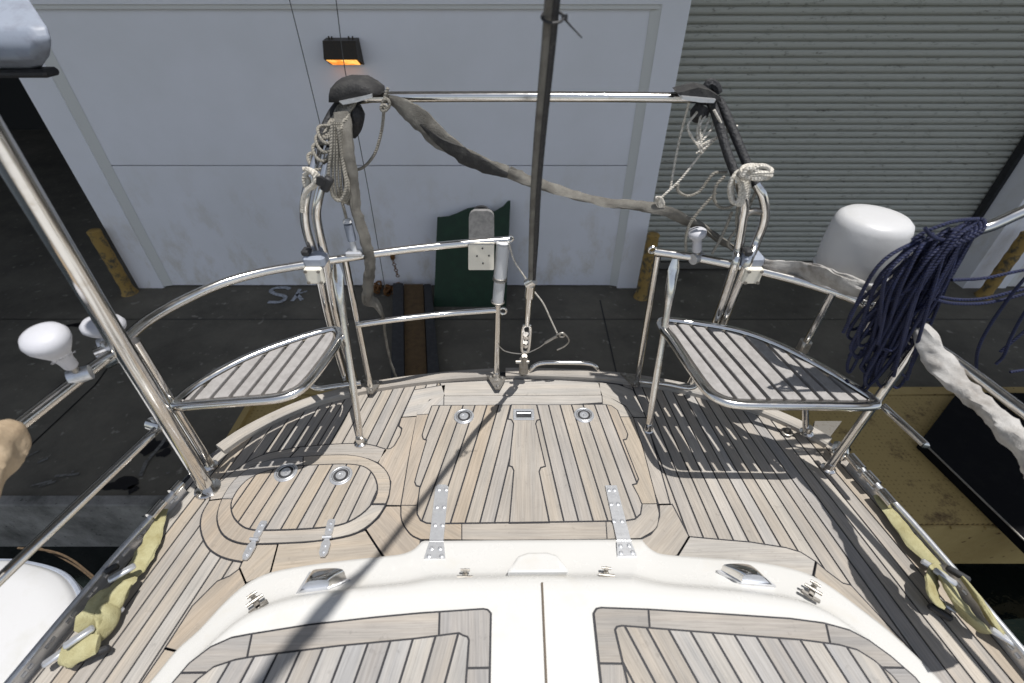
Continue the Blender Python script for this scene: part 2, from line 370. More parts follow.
# ------------------------------------------------------------------ 2D polygon help
def px(pts, z=0.0): return [at(u, v, z).to_2d() for u, v in pts]
def sm(pts, n=4, closed=False): return [Vector((p.x, p.y)) for p in catmull([Vector((p[0], p[1], 0)) for p in pts], n, closed)]
def offset_poly(poly, d):       # d>0 shrinks
    n = len(poly); A = sum(poly[i].x*poly[(i+1) % n].y-poly[(i+1) % n].x*poly[i].y for i in range(n))
    P_ = poly if A > 0 else poly[::-1]
    Q = [P_[0]]
    for p in P_[1:]:
        if (p-Q[-1]).length > 1e-4: Q.append(p)
    if (Q[0]-Q[-1]).length < 1e-4: Q.pop()
    P_ = Q; n = len(P_); out = []
    for i in range(n):
        e1 = (P_[i]-P_[i-1]).normalized(); e2 = (P_[(i+1) % n]-P_[i]).normalized()
        n1 = Vector((-e1.y, e1.x)); n2 = Vector((-e2.y, e2.x)); b = n1+n2
        if b.length < 1e-6: b = n1.copy()
        b.normalize(); k = max(.45, b.dot(n1)); out.append(P_[i]+b*(d/k))
    return out
def clip(poly, p, nrm):         # keep side where (x-p).nrm >= 0
    out = []; n = len(poly)
    for i in range(n):
        a, b = poly[i], poly[(i+1) % n]; da = (a-p).dot(nrm); db = (b-p).dot(nrm)
        if da >= 0: out.append(a)
        if (da > 0 > db) or (da < 0 < db): out.append(a+(b-a)*(da/(da-db)))
    return out
G = .0026     # half seam
TAN = (.350, .312, .264); GREY = (.340, .317, .288); LIGHT = (.385, .366, .338); WARM = (.348, .303, .252); COOL = (.312, .300, .288)
def shade(c, k=.035): f = 1+random.uniform(-k, k); w = random.uniform(-.015, .015); return (c[0]*f*(1+w), c[1]*f, c[2]*f*(1-w*2))
def rc(pool): return shade(random.choice(pool))
SILV = (.36, .352, .342); SIDEPOOL = [GREY, GREY, GREY, COOL, TAN, LIGHT, GREY]; HATCHPOOL = [GREY, TAN, TAN, GREY, WARM, GREY]

def clip_planks(mb, region, lines, z0, z1, pool, g=G):
    """lines: list of (pA,pB) 2D in order; planks between neighbours clipped to the region"""
    for (a1, b1), (a2, b2) in zip(lines[:-1], lines[1:]):
        c = (a1+a2)/2; q = region
        for (a, b) in ((a1, b1), (a2, b2)):
            d = (b-a).normalized(); nn = Vector((-d.y, d.x))
            if nn.dot(c-a) < 0: nn = -nn
            q = clip(q, a+nn*g, nn)
            if len(q) < 3: break
        if len(q) >= 3:
            mb.prism(q, z0, z1, rc(pool), (b1-a1))

# ================================================================== SETTING
GZ = -2.3; QE = 2.28; WY = 5.69
mb = MB()
mb.add([(-40, QE, GZ), (40, QE, GZ), (40, 60, GZ), (-40, 60, GZ)], [(0, 1, 2, 3)])
structure(mb.build('quay_ground', M['quay'], smooth=False))
mb = MB(); mb.box((0, QE+.25, GZ-1.202), (80, .5, 2.4)); structure(mb.build('quay_wall_face', M['quay_face'], smooth=False))
mb = MB(); mb.box((0, QE+.045, GZ+.012), (80, .10, .03), bev=.008); structure(mb.build('quay_kerb', M['quay_face'], smooth=False))
mb = MB(); mb.add([(-60, -60, -2.95), (60, -60, -2.95), (60, QE+.3, -2.95), (-60, QE+.3, -2.95)], [(0, 1, 2, 3)])
structure(mb.build('water', M['water'], smooth=False))
# joints in the concrete, stains and chalk
mb = MB()
def strip(mb, p, q, w, z):
    d = (q-p); d.z = 0; d.normalize(); n_ = Vector((-d.y, d.x, 0))*w/2
    mb.add([p-n_, q-n_, q+n_, p+n_], [(0, 1, 2, 3)])
zz = GZ+.004
for a, b in [((600, 300), (618, 380)), ((-60, 530), (95, 385)), ((95, 385), (135, 330))]:
    strip(mb, at(*a, zz), at(*b, zz), .016, zz)
strip(mb, V(-30, 4.95, zz), V(30, 4.95, zz), .012, zz)
structure(mb.build('ground_joint', M['oil_stain'], smooth=False))
def blob(mb, c, r, z, sx=1, n=26):
    ph = [random.uniform(0, 6) for _ in range(3)]
    mb.add([c+Vector((sx*r*(1+.28*math.sin(2*a+ph[0])+.16*math.sin(5*a+ph[1])+.1*math.sin(9*a+ph[2]))*math.cos(a), r*(1+.3*math.sin(3*a+ph[1])+.14*math.sin(7*a))*math.sin(a), 0)) for a in [2*math.pi*k/n for k in range(n)]], [tuple(range(n))])
mb = MB()
for (u, v, r, sx) in [(152, 446, .09, 1.3), (164, 453, .05, 1), (122, 484, .07, 1.8), (133, 489, .04, 1), (642, 293, .05, 1), (75, 325, .04, 2)]:
    blob(mb, at(u, v, GZ+.006), r, 0, sx)
structure(mb.build('ground_stain', M['oil_stain'], smooth=False))
mb = MB()
def chalk_line(pts, w):
    q = catmull([at(u, v, GZ+.007) for u, v in pts], 5)
    for a, b in zip(q[:-1], q[1:]): strip(mb, a, b, w, 0)
chalk_line([(290, 289), (285, 287.5), (275, 288), (271, 291), (276, 294), (284, 296), (285, 299), (279, 302), (268, 302)], .06)
chalk_line([(300, 289), (296, 296), (292, 301)], .05)
chalk_line([(307, 291), (298, 294)], .03); chalk_line([(297, 294), (302, 300)], .05)
structure(mb.build('chalk_marking', M['chalk'], smooth=False))
mb = MB()
q = [at(u, v, GZ+.009) for u, v in [(186, 405), (176, 424), (160, 446), (146, 462), (140, 476)]]
for a, b in zip(q[:-1], q[1:]): strip(mb, a, b, .035, 0)
for k in range(5):
    u, v = random.uniform(20, 80), random.uniform(455, 508); a = at(u, v, GZ+.01); strip(mb, a, a+V(random.uniform(.04, .2), random.uniform(.02, .12), 0), random.uniform(.008, .03), 0)
for k in range(50):
    u, v = random.uniform(20, 1000), random.uniform(305, 490); a = at(u, v, GZ+.01); blob(mb, a, random.uniform(.006, .016), 0, 1, 8)
for k in range(160):
    a = V(random.uniform(-5, 4.5), WY-abs(random.gauss(0, .35))-.03, GZ+.01); blob(mb, a, random.uniform(.004, .012), 0, 1, 7)
structure(mb.build('ground_scuff', M['scuff'], smooth=False))

# ---------------- warehouse
wh = thing('warehouse_building', (0, WY, GZ), 'white panelled warehouse with a ribbed roller door and dark open bay', 'building')
XL = ay(77, 180, WY).x; XR = ay(652.9, 202.7, WY).x; XR2 = ay(975, 270, WY).x
gL = ay(117, 200, WY).x; gR = ay(631, 200.5, WY).x
zj = ay(400, 167, WY).z; zt = ay(400, 8, WY).z; TOP = 5.2
PR = .05     # pilasters stand proud
def wpart(name, c, d, m='white_wall'):
    mb = MB(); mb.box(c, d); return mb.build(name, M[m], wh, smooth=False)
for (a, b) in [(GZ+.02, zj-.006), (zj+.006, zt)]:
    wpart('wall_panel', ((gL+gR)/2, WY+PR+.15, (a+b)/2), (gR-gL, .3, b-a))
wpart('wall', ((gL+gR)/2, WY+PR+.47, GZ+3), (gR-gL-.01, .3, 10))
wpart('wall_lintel', ((gL+gR)/2, WY+.15, (zt+.03+TOP)/2), (gR-gL, .3, TOP-zt-.03))
wpart('pilaster', ((XL+gL)/2, WY+.25, (GZ+TOP)/2), (gL-XL, .5, TOP-GZ))
wpart('pilaster', ((gR+XR)/2, WY+.25, (GZ+TOP)/2), (XR-gR, .5, TOP-GZ))
wpart('pilaster', (XR2+.30, WY+.25, (GZ+TOP)/2), (.60, .5, TOP-GZ))
wpart('wall_panel', (XR2+3.62, WY+PR+.25, (GZ+TOP)/2), (6, .5, TOP-GZ))
wpart('wall_lintel', (XL-7.5, WY+.25, 4.4), (15, .5, 1.6))
wpart('upper_wall', (-2, WY+.3, (TOP+8.3)/2+.002), (44, .6, 8.3-TOP))
mat('groove', (.70, .69, .65), .8)
for gx, w_ in ((gL+.055, .11), (gR-.05, .10), (XR2+.66, .10)):
    vs = [(gx-w_/2, WY+.012, GZ+.02), (gx+w_/2, WY+PR-.003, GZ+.02), (gx+w_/2, WY+PR-.003, TOP), (gx-w_/2, WY+.012, TOP)]
    if gx > 0 and gx < XR: vs = [(gx-w_/2, WY+PR-.003, GZ+.02), (gx+w_/2, WY+.012, GZ+.02), (gx+w_/2, WY+.012, TOP), (gx-w_/2, WY+PR-.003, TOP)]
    mb = MB(); mb.add(vs, [(0, 1, 2, 3)]); mb.build('wall_groove', M['groove'], wh, smooth=False)
mb = MB(); mb.box(((gL+gR)/2, WY+.035, zt+.015), (gR-gL, .04, .05)); mb.build('wall_groove', M['groove'], wh, smooth=False)
# roller door: real ribs
DY = 6.17; mb = MB(); x0, x1 = XR-.02, XR2+.1; z = GZ+.16; vs = []; fs = []; pitch = .078
prof = []
zb = ay(700, 270, DY).z
while z < TOP:
    for t, dy in ((0, .004), (.08, -.010), (.30, -.022), (.62, -.024), (.84, -.012), (.90, .022), (.97, .022)): prof.append((z+t*pitch, DY+dy))
    z += pitch
nx = 26
for (zp, yp) in prof:
    for k in range(nx+1):
        x = x0+(x1-x0)*k/nx; vs.append((x, yp+.003*math.sin(x*.8), zp))
for i in range(len(prof)-1):
    for k in range(nx): fs.append((i*(nx+1)+k, i*(nx+1)+k+1, (i+1)*(nx+1)+k+1, (i+1)*(nx+1)+k))
mb.add(vs, fs); rd = mb.build('roller_door', M['shutter'], wh, smooth=False)
mb = MB(); mb.box(((x0+x1)/2, DY-.005, GZ+.10), (x1-x0, .05, .10)); mb.build('bottom_bar', M['steel_dull'], rd, smooth=False)
mb = MB(); mb.box((XR2-.026, DY-.09, (GZ+TOP)/2), (.05, .10, TOP-GZ)); mb.build('door_guide', M['black_rubber'], wh, smooth=False)
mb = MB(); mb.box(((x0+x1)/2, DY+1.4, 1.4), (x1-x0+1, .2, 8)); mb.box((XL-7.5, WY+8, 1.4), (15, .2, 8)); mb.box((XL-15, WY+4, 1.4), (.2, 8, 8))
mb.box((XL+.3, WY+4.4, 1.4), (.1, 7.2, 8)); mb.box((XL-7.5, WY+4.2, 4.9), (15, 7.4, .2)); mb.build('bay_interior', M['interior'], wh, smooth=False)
mb = MB(); mb.box((0, 3.52, 8.1), (44, 5.5, .25)); mb.box((0, .74, 8.0), (44, .1, .5)); mb.build('added_shade_slab', M['shade_slab'], wh, smooth=False)  # unseen slab added overhead to keep quay, platform and wall in shade
mb = MB(); mb.box((-2, 13, 8.0), (44, 13.4, 5.5)); mb.build('upper_storey', M['white_wall'], wh, smooth=False)

# wall lamp
lc = ay(344, 52, WY); wl = thing('wall_lamp', (lc.x, WY, lc.z-.15), 'small bronze wall lamp glowing orange underneath, on the white wall', 'lamp')
mb = MB(); S = lambda u, v, Y=WY-.20: ay(u, v, Y)
W2, Hh = .165, .12
body = [(-W2, 0, Hh), (W2, 0, Hh), (W2+.01, 0, -Hh), (-W2-.01, 0, -Hh), (-W2, -.14, Hh*.9), (W2, -.14, Hh*.9), (W2+.005, -.20, -Hh*.35), (-W2-.005, -.20, -Hh*.35)]
mb.add([Vector(p)+V(lc.x, WY+.045, lc.z) for p in body], [(0, 1, 5, 4), (4, 5, 6, 7), (0, 4, 7, 3), (1, 2, 6, 5), (0, 3, 2, 1)])
for k in (-.12, -.09, .08, .12): mb.tube([V(lc.x+k, WY-.02, lc.z+Hh-.01), V(lc.x+k, WY-.02, lc.z+Hh+.02)], .008, 8)
mb.build('housing', M['bronze_case'], wl, smooth=False)
mb = MB(); mb.add([Vector(p)+V(lc.x, WY+.045, lc.z) for p in [(-W2+.01, -.185, -Hh*.42), (W2-.01, -.185, -Hh*.42), (W2-.02, -.03, -Hh*.98), (-W2+.02, -.03, -Hh*.98)]], [(0, 1, 2, 3)])
mb.build('lens', M['lamp_glow'], wl, smooth=False)

# bollards
def bollard(u, v, label, r=.075, h=.92, lean=0):
    b = at(u, v, GZ); mb = MB(); N = []
    for i in range(15):
        t = i/14; N.append((r*(1+.05*math.sin(i*2.3)), t*h))
    N += [(r*.85, h+.012), (r*.4, h+.02)]
    mb.lathe([(r+.03, 0), (r+.02, .02)]+N[1:], b, (lean, 0, 1), 20)
    return solo(mb, 'bollard', M['bollard_paint'], label, 'bollard', 'yellow bollards along the warehouse wall')
bollard(130, 293, 'chipped yellow steel bollard beside the dark open bay, leftmost')
bollard(641, 297, 'yellow bollard between the white wall corner and the roller door')
bollard(983, 296, 'rusty yellow bollard behind the dark blue rope hank, by right-hand wall end')

# green board
gz = GZ
mb = MB()
gp = [(434, 306), (437.5, 217), (449, 216), (457, 213), (468, 208), (482, 206), (494, 211.5), (503, 206), (508, 200.5), (510.5, 200.5), (506, 307)]
base_y = at(470, 306, GZ).y
def lean_pt(u, v):   # leaning plane from the ground line to the wall
    y0, z0 = base_y, GZ; y1, z1 = WY+.0, ay(480, 205, WY-.02).z
    d = ray(u, v); # solve t: point on plane y = y0+(y1-y0)*(z-z0)/(z1-z0)
    k = (y1-.03-y0)/(z1-z0); t = (y0+k*(CH-z0))/(d.y-k*d.z); return V(d.x*t, d.y*t, CH+d.z*t)
mb.solid([lean_pt(*p) for p in gp], (0, -.02, .005))
solo(mb, 'plywood_board', M['green_board'], 'dark green board with a scalloped top edge leaning on the white wall', 'board', smooth=False)

# gangplank with black side rails and brown deck
gw = thing('gangplank', at(418, 330, GZ), 'brown plank gangway with black side rails lying on the dark quay', 'gangplank')
mb = MB(); A = px([(404, 284), (423, 284), (427, 379), (405, 379)], GZ+.08)
mb.prism(A, GZ+.02, GZ+.08); mb.build('plank', M['brown_wood'], gw, smooth=False)
for Q in ([(393, 283), (403, 283), (404, 379), (391, 379)], [(424, 284), (431, 284), (440, 379), (428, 379)]):
    mb = MB(); mb.prism(px(Q, GZ+.14), GZ+.006, GZ+.14); mb.build('side_rail', M['black_rubber'], gw, smooth=False)
# chain on wall
mb = MB(); p = ay(392, 257, WY); mb.box(p+V(0, .03, 0), (.06, .05, .09), bev=.01)
for k in range(7):
    c = p.lerp(ay(398, 277, WY-.1), (k+.6)/7); mb.ring(c, .022, .006, (1, 0, .4) if k % 2 else (0, 1, .2), 10)
solo(mb, 'wall_chain', M['rust'], 'short rusty chain hanging from a bracket low on the white wall', 'chain')
mb = MB(); c0 = at(388, 292, GZ)
for k in range(16):
    a = k*.9; c = c0+V(.11*math.sin(k*2.1)*1.4, .07*math.cos(k*1.7), .035+.02*(k % 3)); mb.ring(c, .05, .014, (math.sin(a), math.cos(a)*.6, .8), 10)
solo(mb, 'chain_heap', M['rust'], 'heap of orange rusty chain on the ground against the wall', 'chain')

# yellow platform on the quay
PZ = -2.02
xl = -2.5; yb = at(900, 388, PZ).y; yf = at(940, 525, PZ).y
pf = thing('steel_platform', (1.5, (yb+yf)/2, GZ), 'rust-stained yellow steel platform with studded tread behind the yacht stern', 'platform')
mb = MB(); mb.box(((xl+6)/2, (yb-.10+yf)/2, PZ-.005), (6-xl-.02, yb-.10-yf-.02, .02)); mb.build('tread_plate', M['yellow_tread'], pf, smooth=False)
mb = MB(); mb.box(((xl+6)/2, yb-.05, PZ-.10), (6-xl, .10, .23)); mb.box(((xl+6)/2, (yb+yf)/2, PZ-.14), (6-xl, yb-yf, .245))
for x in (xl+.03, 5.97): mb.box((x, (yb+yf)/2, PZ-.02), (.06, yb-yf-.01, .12))
mb.box(((xl+6)/2, (yf+QE)/2+.001, PZ-.43), (6-xl-.02, QE-yf-.01, .34))
k = xl+.4
while k < 6: mb.box((k, yf-.012, PZ-.02), (.14, .02, .02)); k += .26
mb.build('frame', M['yellow_deck'], pf, smooth=False)
# black box panel on platform
mb = MB(); bz = -1.93
bp_ = px([(958, 392), (921, 441), (1065, 580), (1330, 560), (1230, 396)], bz)
mb.prism(bp_, PZ+.008, bz); bb = solo(mb, 'rubber_dock_fender', M['matt_rubber'], 'big flat black rubber dock fender lying on the yellow platform', 'dock fender', smooth=False)
mb = MB()
a_, b_ = bp_[1], bp_[2]; mb.tube([V(a_.x, a_.y, bz+.004), V(b_.x, b_.y, bz+.004)], .007, 8)
mb.build('edge_strip', M['steel_dull'], bb, origin=ORG[bb.name])

# ================================================================== YACHT
Y_ = thing('sailing_yacht', (.04, .2, -2.95), 'white sailing yacht stern with weathered teak deck, pushpit seats and cream coaming', 'yacht')
# deck outline (outer), from port forward round the stern to starboard forward
outl_px = [(5, 700), (60, 629), (110, 571), (150, 521), (172, 492), (195, 467), (218, 449), (240, 434), (270, 418), (305, 403), (340, 392.5), (380, 384), (420, 378.4), (460, 374.3), (512, 371.5), (560, 372.5), (600, 374.5), (640, 379), (680, 386), (720, 396), (760, 408), (800, 425), (830, 442), (862, 470), (900, 519), (950, 578), (1024, 664), (1050, 694)]
outl = px(outl_px)
first, last = outl[0], outl[-1]
outl = [V(-1.24, -1.6).to_2d(), V(-1.20, -.5).to_2d()]+outl+[V(1.27, -.5).to_2d(), V(1.30, -1.6).to_2d()]
outl = sm(outl, 3)
# hull
mb = MB(); vs = []; fs = []; n = len(outl); lv = [(0, 1.0, 0), (-.06, 1.0, .012), (-.10, 1.0, -.02), (-.7, .97, -.05), (-1.6, .86, -.25), (-2.9, .62, -.6), (-3.3, .3, -.8)]
cx = .04
for (z, sc, dy) in lv:
    for p in outl:
        o = 1.0 if p.y > .9 else 0
        y = p.y+(dy*max(0, (p.y-.2)) if p.y > .2 else 0)
        vs.append((cx+(p.x-cx)*sc, y, z))
for i in range(len(lv)-1):
    for k in range(n-1): fs.append((i*n+k, i*n+k+1, (i+1)*n+k+1, (i+1)*n+k))
    fs.append((i*n+n-1, i*n, (i+1)*n, (i+1)*n+n-1))
mb.add(vs, fs); mb.build('hull', M['hull_paint'], Y_)

def lerp2(a, b, t): return a+(b-a)*t
# --- main deck: caulk sheet + planks
dk = MB(); dk.prism(offset_poly(outl, .004), -.03, .0); deck = dk.build('deck', M['caulk'], Y_, smooth=False)
pl = MB()
def xr(k, y): a = .508+.0415*k; b = .470+.0365*k; return a+(b-a)*(y-.7)/.6
def xlft(k, y):
    a = -.381-.0405*k; b = -.530-.0405*k; t = (1.3-y)/.93
    return a+(b-a)*t
reg = offset_poly(outl, .02)
lines = []
for k in range(-1, 24): lines.append((Vector((xr(k, -1.8), -1.8)), Vector((xr(k, 1.8), 1.8))))
regR = clip(reg, Vector((.30, 0)), Vector((1, 0)))
clip_planks(pl, regR, lines, .0, .003, SIDEPOOL)
lines = []
for k in range(-3, 24): lines.append((Vector((xlft(k, -1.8), -1.8)), Vector((xlft(k, 1.8), 1.8))))
regL = clip(reg, Vector((-.2, 0)), Vector((-1, 0)))
clip_planks(pl, regL, lines, .0, .003, SIDEPOOL)
pl.build('deck_planking', M['teak'], Y_, smooth=False)

# --- margin boards
ca = MB(); bo = MB()
def board(poly, z0, z1, col, dirv, g=G, caulk=True):
    if caulk: ca.prism(offset_poly(poly, -g*.9), z0-.002, z1-.0016)
    bo.prism(offset_poly(poly, g), z1-.004, z1, shade(col, .03), dirv)
Z1 = .0062
# stern centre boards (across)
board(px([(440, 384), (512, 380), (560, 381), (600, 383.5), (601.5, 396.6), (444.4, 397.4)]), .002, Z1, LIGHT, (1, 0))
board(px([(414, 391), (446, 385.5), (444.4, 398), (430, 401), (417.6, 417.4), (401.8, 418.5)]), .002, Z1, LIGHT, (1, .3))
board(px([(597, 383), (618, 385.5), (633, 391), (640, 405), (646, 418.6), (632.8, 418.4), (625, 407), (610, 399.2), (601.5, 397)]), .002, Z1, LIGHT, (1, -.6))
# left wide board between side planks and hatch
nib = [(401.5, 418.8), (399, 427), (402, 429.5), (400.5, 436), (394.5, 446.5), (391, 449.4), (386, 450.5)]
elo = [(384, 449), (386, 456)]
board(px([(401.5, 418.4), (417.3, 417.4), (409, 460), (401.3, 507), (386, 506.6), (389, 498), (391, 483), (384, 469.6), (378, 464), (384, 450.5), (391, 449.4), (394.5, 446.5), (400.5, 436), (402, 429.5), (399, 427)]), .002, Z1, WARM, (.2, 1))
# ellipse-side margin (outer ring)
O_up = [(210, 501.5), (214, 490), (225, 479.5), (248, 463), (269, 454), (300, 448), (332, 445.2), (358, 444.5), (372, 446), (384, 449.5)]
Mi_up = [(384.4, 469.6), (368.6, 460.3), (347.5, 456.4), (318.5, 457), (289.6, 459), (274, 460.8), (251, 469), (234, 483), (223, 500)]
board(sm(px(O_up[:6]), 3)+sm(px(Mi_up[4:]), 3), .002, Z1, GREY, (1, .3))
board(sm(px(O_up[5:]), 3)+px([(388, 451), (378, 464.2)])+sm(px(Mi_up[1:5]), 3), .002, Z1, GREY, (1, 0))
O_dn = [(210, 501.5), (202.5, 515.5), (201.3, 531), (207.4, 547), (218, 556), (230, 560.5), (243, 563)]
Mi_dn = [(258, 545.4), (242.6, 545), (228.5, 540), (220.6, 531), (218, 517), (223, 500)]
board(sm(px(O_dn), 3)+sm(px(Mi_dn), 3), .002, Z1, WARM, (.3, 1))
board(px([(243, 562.5), (258, 545.4), (278.7, 545.0), (271, 574), (246.7, 584.5), (240, 569)]), .002, Z1, TAN, (.6, 1))
board(px([(278.7, 544.6), (305, 543.5)])+sm(px([(331.7, 540.7), (350, 537), (366, 531)]), 3)+px([(383.5, 558), (384.4, 570), (313, 575), (271, 582), (271, 574)]), .002, Z1, TAN, (1, .1))
board(px([(366, 530.7), (379, 519), (386.5, 507), (401.3, 507)])+sm(px([(401.3, 508), (402.3, 522), (410.8, 535.4), (421, 541)]), 3)+px([(418.6, 560), (384.6, 572), (384, 557.6)]), .002, Z1, WARM, (1, -1))
# board G along the coaming, port side
board(px([(240.5, 569.5), (247, 585), (226, 606), (202, 632), (181, 653), (166, 649), (193, 607), (218, 582), (230, 577)]), .002, Z1, WARM, (-.6, -1))
board(px([(166, 649.5), (181, 653), (160, 690), (120, 735), (97, 740), (143, 683)]), .002, Z1, TAN, (-.5, -1))
# starboard margin
board(px([(632.8, 418.6), (646, 418.6), (651, 437), (670, 505.3), (658, 505.6), (654, 494), (643, 452)]), .002, Z1, GREY, (-.2, 1))
board(px([(658.6, 505.8), (672, 505.4), (688.8, 537.6), (677, 556.5), (668, 560), (640, 560), (640.3, 540.3), (650, 535.5), (656, 528), (659, 517)]), .002, Z1, GREY, (1, 1))
board(px([(689, 537.6), (715, 540), (750, 543), (785, 548.5), (800, 553), (815, 562.5), (812, 577), (790, 580), (740, 575), (677, 566), (677.5, 556.5)]), .002, Z1, LIGHT, (1, 0))
board(px([(813, 577), (815.5, 562.8), (826, 572), (842, 584), (850, 586), (900, 640), (955, 702), (930, 702), (880, 650), (835, 598)]), .002, Z1, TAN, (.6, -1))

# --- centre lazarette hatch
zl = .0072
frame = px([(444.4, 397.6), (600.5, 396.8), (610, 399), (626, 408.7), (633, 419)])+px([(643, 452), (654, 494), (658.6, 515)])+sm(px([(658.6, 517), (655.5, 530), (640.3, 540)]), 4)+px([(600, 541), (500, 541.9)])+sm(px([(421, 541), (410.8, 535.4), (402.3, 522), (401.5, 506.5)]), 4)+px([(409, 460), (417.3, 414), (424, 406), (432, 400.5)])
mat('seam_grey', (.17, .16, .15), .7)
ht = MB(); ht.prism(offset_poly(frame, .0005), .004, zl); hatch = ht.build('hatch', M['caulk'], Y_, smooth=False)
hatch['label'] = 'large rectangular teak hatch in the middle of the stern deck'
hb = MB()
fr_i = offset_poly(frame, .0014)
inner_px = [(432, 407.8), (427, 422), (422.5, 437), (423.5, 441), (426.9, 442), (418.8, 470), (415.1, 484), (416.6, 487.6), (420.3, 488.6), (417.8, 506.9), (417.5, 516), (421, 522.3), (426.9, 525), (434, 525.6), (520, 524.4), (624, 522.8), (634.4, 521), (640, 516), (641.5, 506.6), (638, 498), (632, 486.7), (636.2, 485.6), (638, 480.9), (631, 463), (622.7, 442), (626.2, 441), (627.4, 436.3), (622, 424), (617, 412), (611, 407.5), (604.6, 406.4), (520, 406.9), (436, 407.4)]
inner = px(inner_px)
# frame boards: bottom, left, right, top (clipped out of the frame outline)
def part_of(poly, cuts):
    q = poly
    for (a, b, keep) in cuts:
        a, b, keep = px([a, b, keep]); d = (b-a).normalized(); nn = Vector((-d.y, d.x))
        if nn.dot(keep-a) < 0: nn = -nn
        q = clip(q, a+nn*G*.6, nn)
    return q
hb.prism(part_of(fr_i, [((350, 507), (420, 507), (400, 560)), ((462, 500), (462, 560), (430, 530))]), .004, zl+.002, shade(WARM), (1, -.6))
hb.prism(part_of(fr_i, [((440, 516), (600, 515), (500, 560)), ((462, 500), (462, 560), (500, 530)), ((604, 500), (608, 560), (500, 530))]), .004, zl+.002, shade(GREY), (1, 0))
hb.prism(part_of(fr_i, [((640, 505.5), (680, 505.4), (650, 560)), ((604, 500), (608, 560), (650, 530))]), .004, zl+.002, shade(GREY), (1, 1))
hb.prism(part_of(fr_i, [((350, 507), (430, 507), (400, 450)), ((480, 380), (450, 560), (400, 450)), ((380, 419), (440, 415), (400, 500))]), .004, zl+.002, shade(WARM), (.2, 1))
hb.prism(part_of(fr_i, [((380, 419), (440, 415), (500, 380)), ((444.2, 390), (443.9, 420), (400, 400))]), .004, zl+.002, shade(LIGHT), (.6, 1))
hb.prism(part_of(fr_i, [((380, 419), (440, 415), (500, 380)), ((444.2, 390), (443.9, 420), (500, 400)), ((601.3, 390), (603, 420), (500, 400)), ((400, 416), (640, 416), (500, 400))]), .004, zl+.002, shade(LIGHT), (1, 0))
hb.prism(part_of(fr_i, [((600, 418.6), (680, 418.4), (620, 400)), ((601.3, 390), (603, 420), (630, 400))]), .004, zl+.002, shade(LIGHT), (1, -.6))
hb.prism(part_of(fr_i, [((600, 418.6), (680, 418.4), (620, 450)), ((640, 505.5), (680, 505.4), (650, 450)), ((600, 400), (616, 560), (650, 450))]), .004, zl+.002, shade(TAN), (-.2, 1))
hb.build('hatch_frame', M['teak'], hatch, smooth=False)
hc = MB(); hc.prism(offset_poly(inner, -.002), .0075, zl+.0028); hc.build('hatch_caulk', M['caulk'], hatch, smooth=False)
hp = MB(); inn = offset_poly(inner, .0022)
L_ = []
for k in range(-8, 2):
    tx = 510.6+11.75*k; bx = 480+14.6*k; L_.append(tuple(px([(bx, 525), (tx, 407)])))
inL = part_of(inn, [((524, 400), (524, 530), (430, 450))])
clip_planks(hp, inL, L_+[tuple(px([(509.4, 525), (534.1, 407)]))], .008, zl+.0042, HATCHPOOL)
R_ = []
for k in range(-1, 9):
    tx = 536.7+11.5*k; bx = 563.4+14.6*k; R_.append(tuple(px([(bx, 522.6), (tx, 406.8)])))
inR = part_of(inn, [((524, 400), (525, 530), (630, 450))])
clip_planks(hp, inR, R_, .008, zl+.0042, HATCHPOOL)
hp.build('hatch_planks', M['teak'], hatch, smooth=False)
cc = MB(); cen = px([(511.5, 407), (508, 421.3), (511.6, 422.2), (513.6, 426), (509, 468.2), (512, 469), (513.8, 473), (509.4, 525), (548.9, 524.4), (539, 474), (540.5, 470), (545.3, 468.6), (535.6, 426), (537, 422.6), (540, 421.8), (536.4, 407)])
cc.prism(offset_poly(cen, -.0022), .009, zl+.0046); cc.build('plank_caulk', M['caulk'], hatch, smooth=False)
cc = MB(); cc.prism(offset_poly(cen, .0022), .009, zl+.0062, shade(GREY, .01), (.03, 1)); cc.build('centre_plank', M['teak'], hatch, smooth=False)

# --- oval hatch
Mid = px([(223, 500), (218, 517), (220.6, 531), (228.5, 540), (242.6, 545), (258, 545.6), (279, 545), (305, 543.8), (331.7, 540.7), (358, 534), (377, 520), (388, 502), (391, 483), (384.4, 469.6), (368.6, 460.3), (347.5, 456.4), (318.5, 457), (289.6, 459), (274, 460.5), (251, 469), (234, 483)])
Inn = px([(234, 500.6), (232.4, 510), (235.5, 520), (244.3, 528.7), (254.9, 531.9), (268.5, 532.2), (300, 531.3), (331.7, 528.6), (350, 523.6), (366, 513), (376, 499.9), (377.8, 486.7), (372.5, 474.8), (363.3, 468.3), (347.5, 466.2), (326.4, 466.6), (300, 468), (276, 471), (255, 478), (242.6, 487.4)])
Mid = sm(Mid, 3, True); Inn = sm(Inn, 3, True)
oh = MB(); oh.prism(offset_poly(Mid, -.0008), .004, .0078); oval = oh.build('hatch', M['caulk'], Y_, smooth=False)
oval['label'] = 'oval teak hatch on the port side under the left seat'
ob = MB(); Mo = offset_poly(Mid, .0026)
ob.prism(part_of(Mo, [((150, 500.8), (420, 500.2), (300, 400)), ((305, 430), (303, 490), (250, 470))]), .005, .0098, shade(COOL), (1, .3))
ob.prism(part_of(Mo, [((150, 505.4), (440, 505.4), (300, 400)), ((305, 430), (303, 490), (400, 470))]), .005, .0098, shade(TAN), (1, 0))
ob.prism(part_of(Mo, [((150, 500.8), (420, 500.2), (300, 600)), ((262, 500), (258, 560), (220, 530))]), .005, .0098, shade(WARM), (.3, 1))
ob.prism(part_of(Mo, [((262, 500), (258, 560), (300, 530)), ((325, 500), (329, 560), (300, 530)), ((150, 500.8), (420, 500.2), (300, 600))]), .005, .0098, shade(GREY), (1, 0))
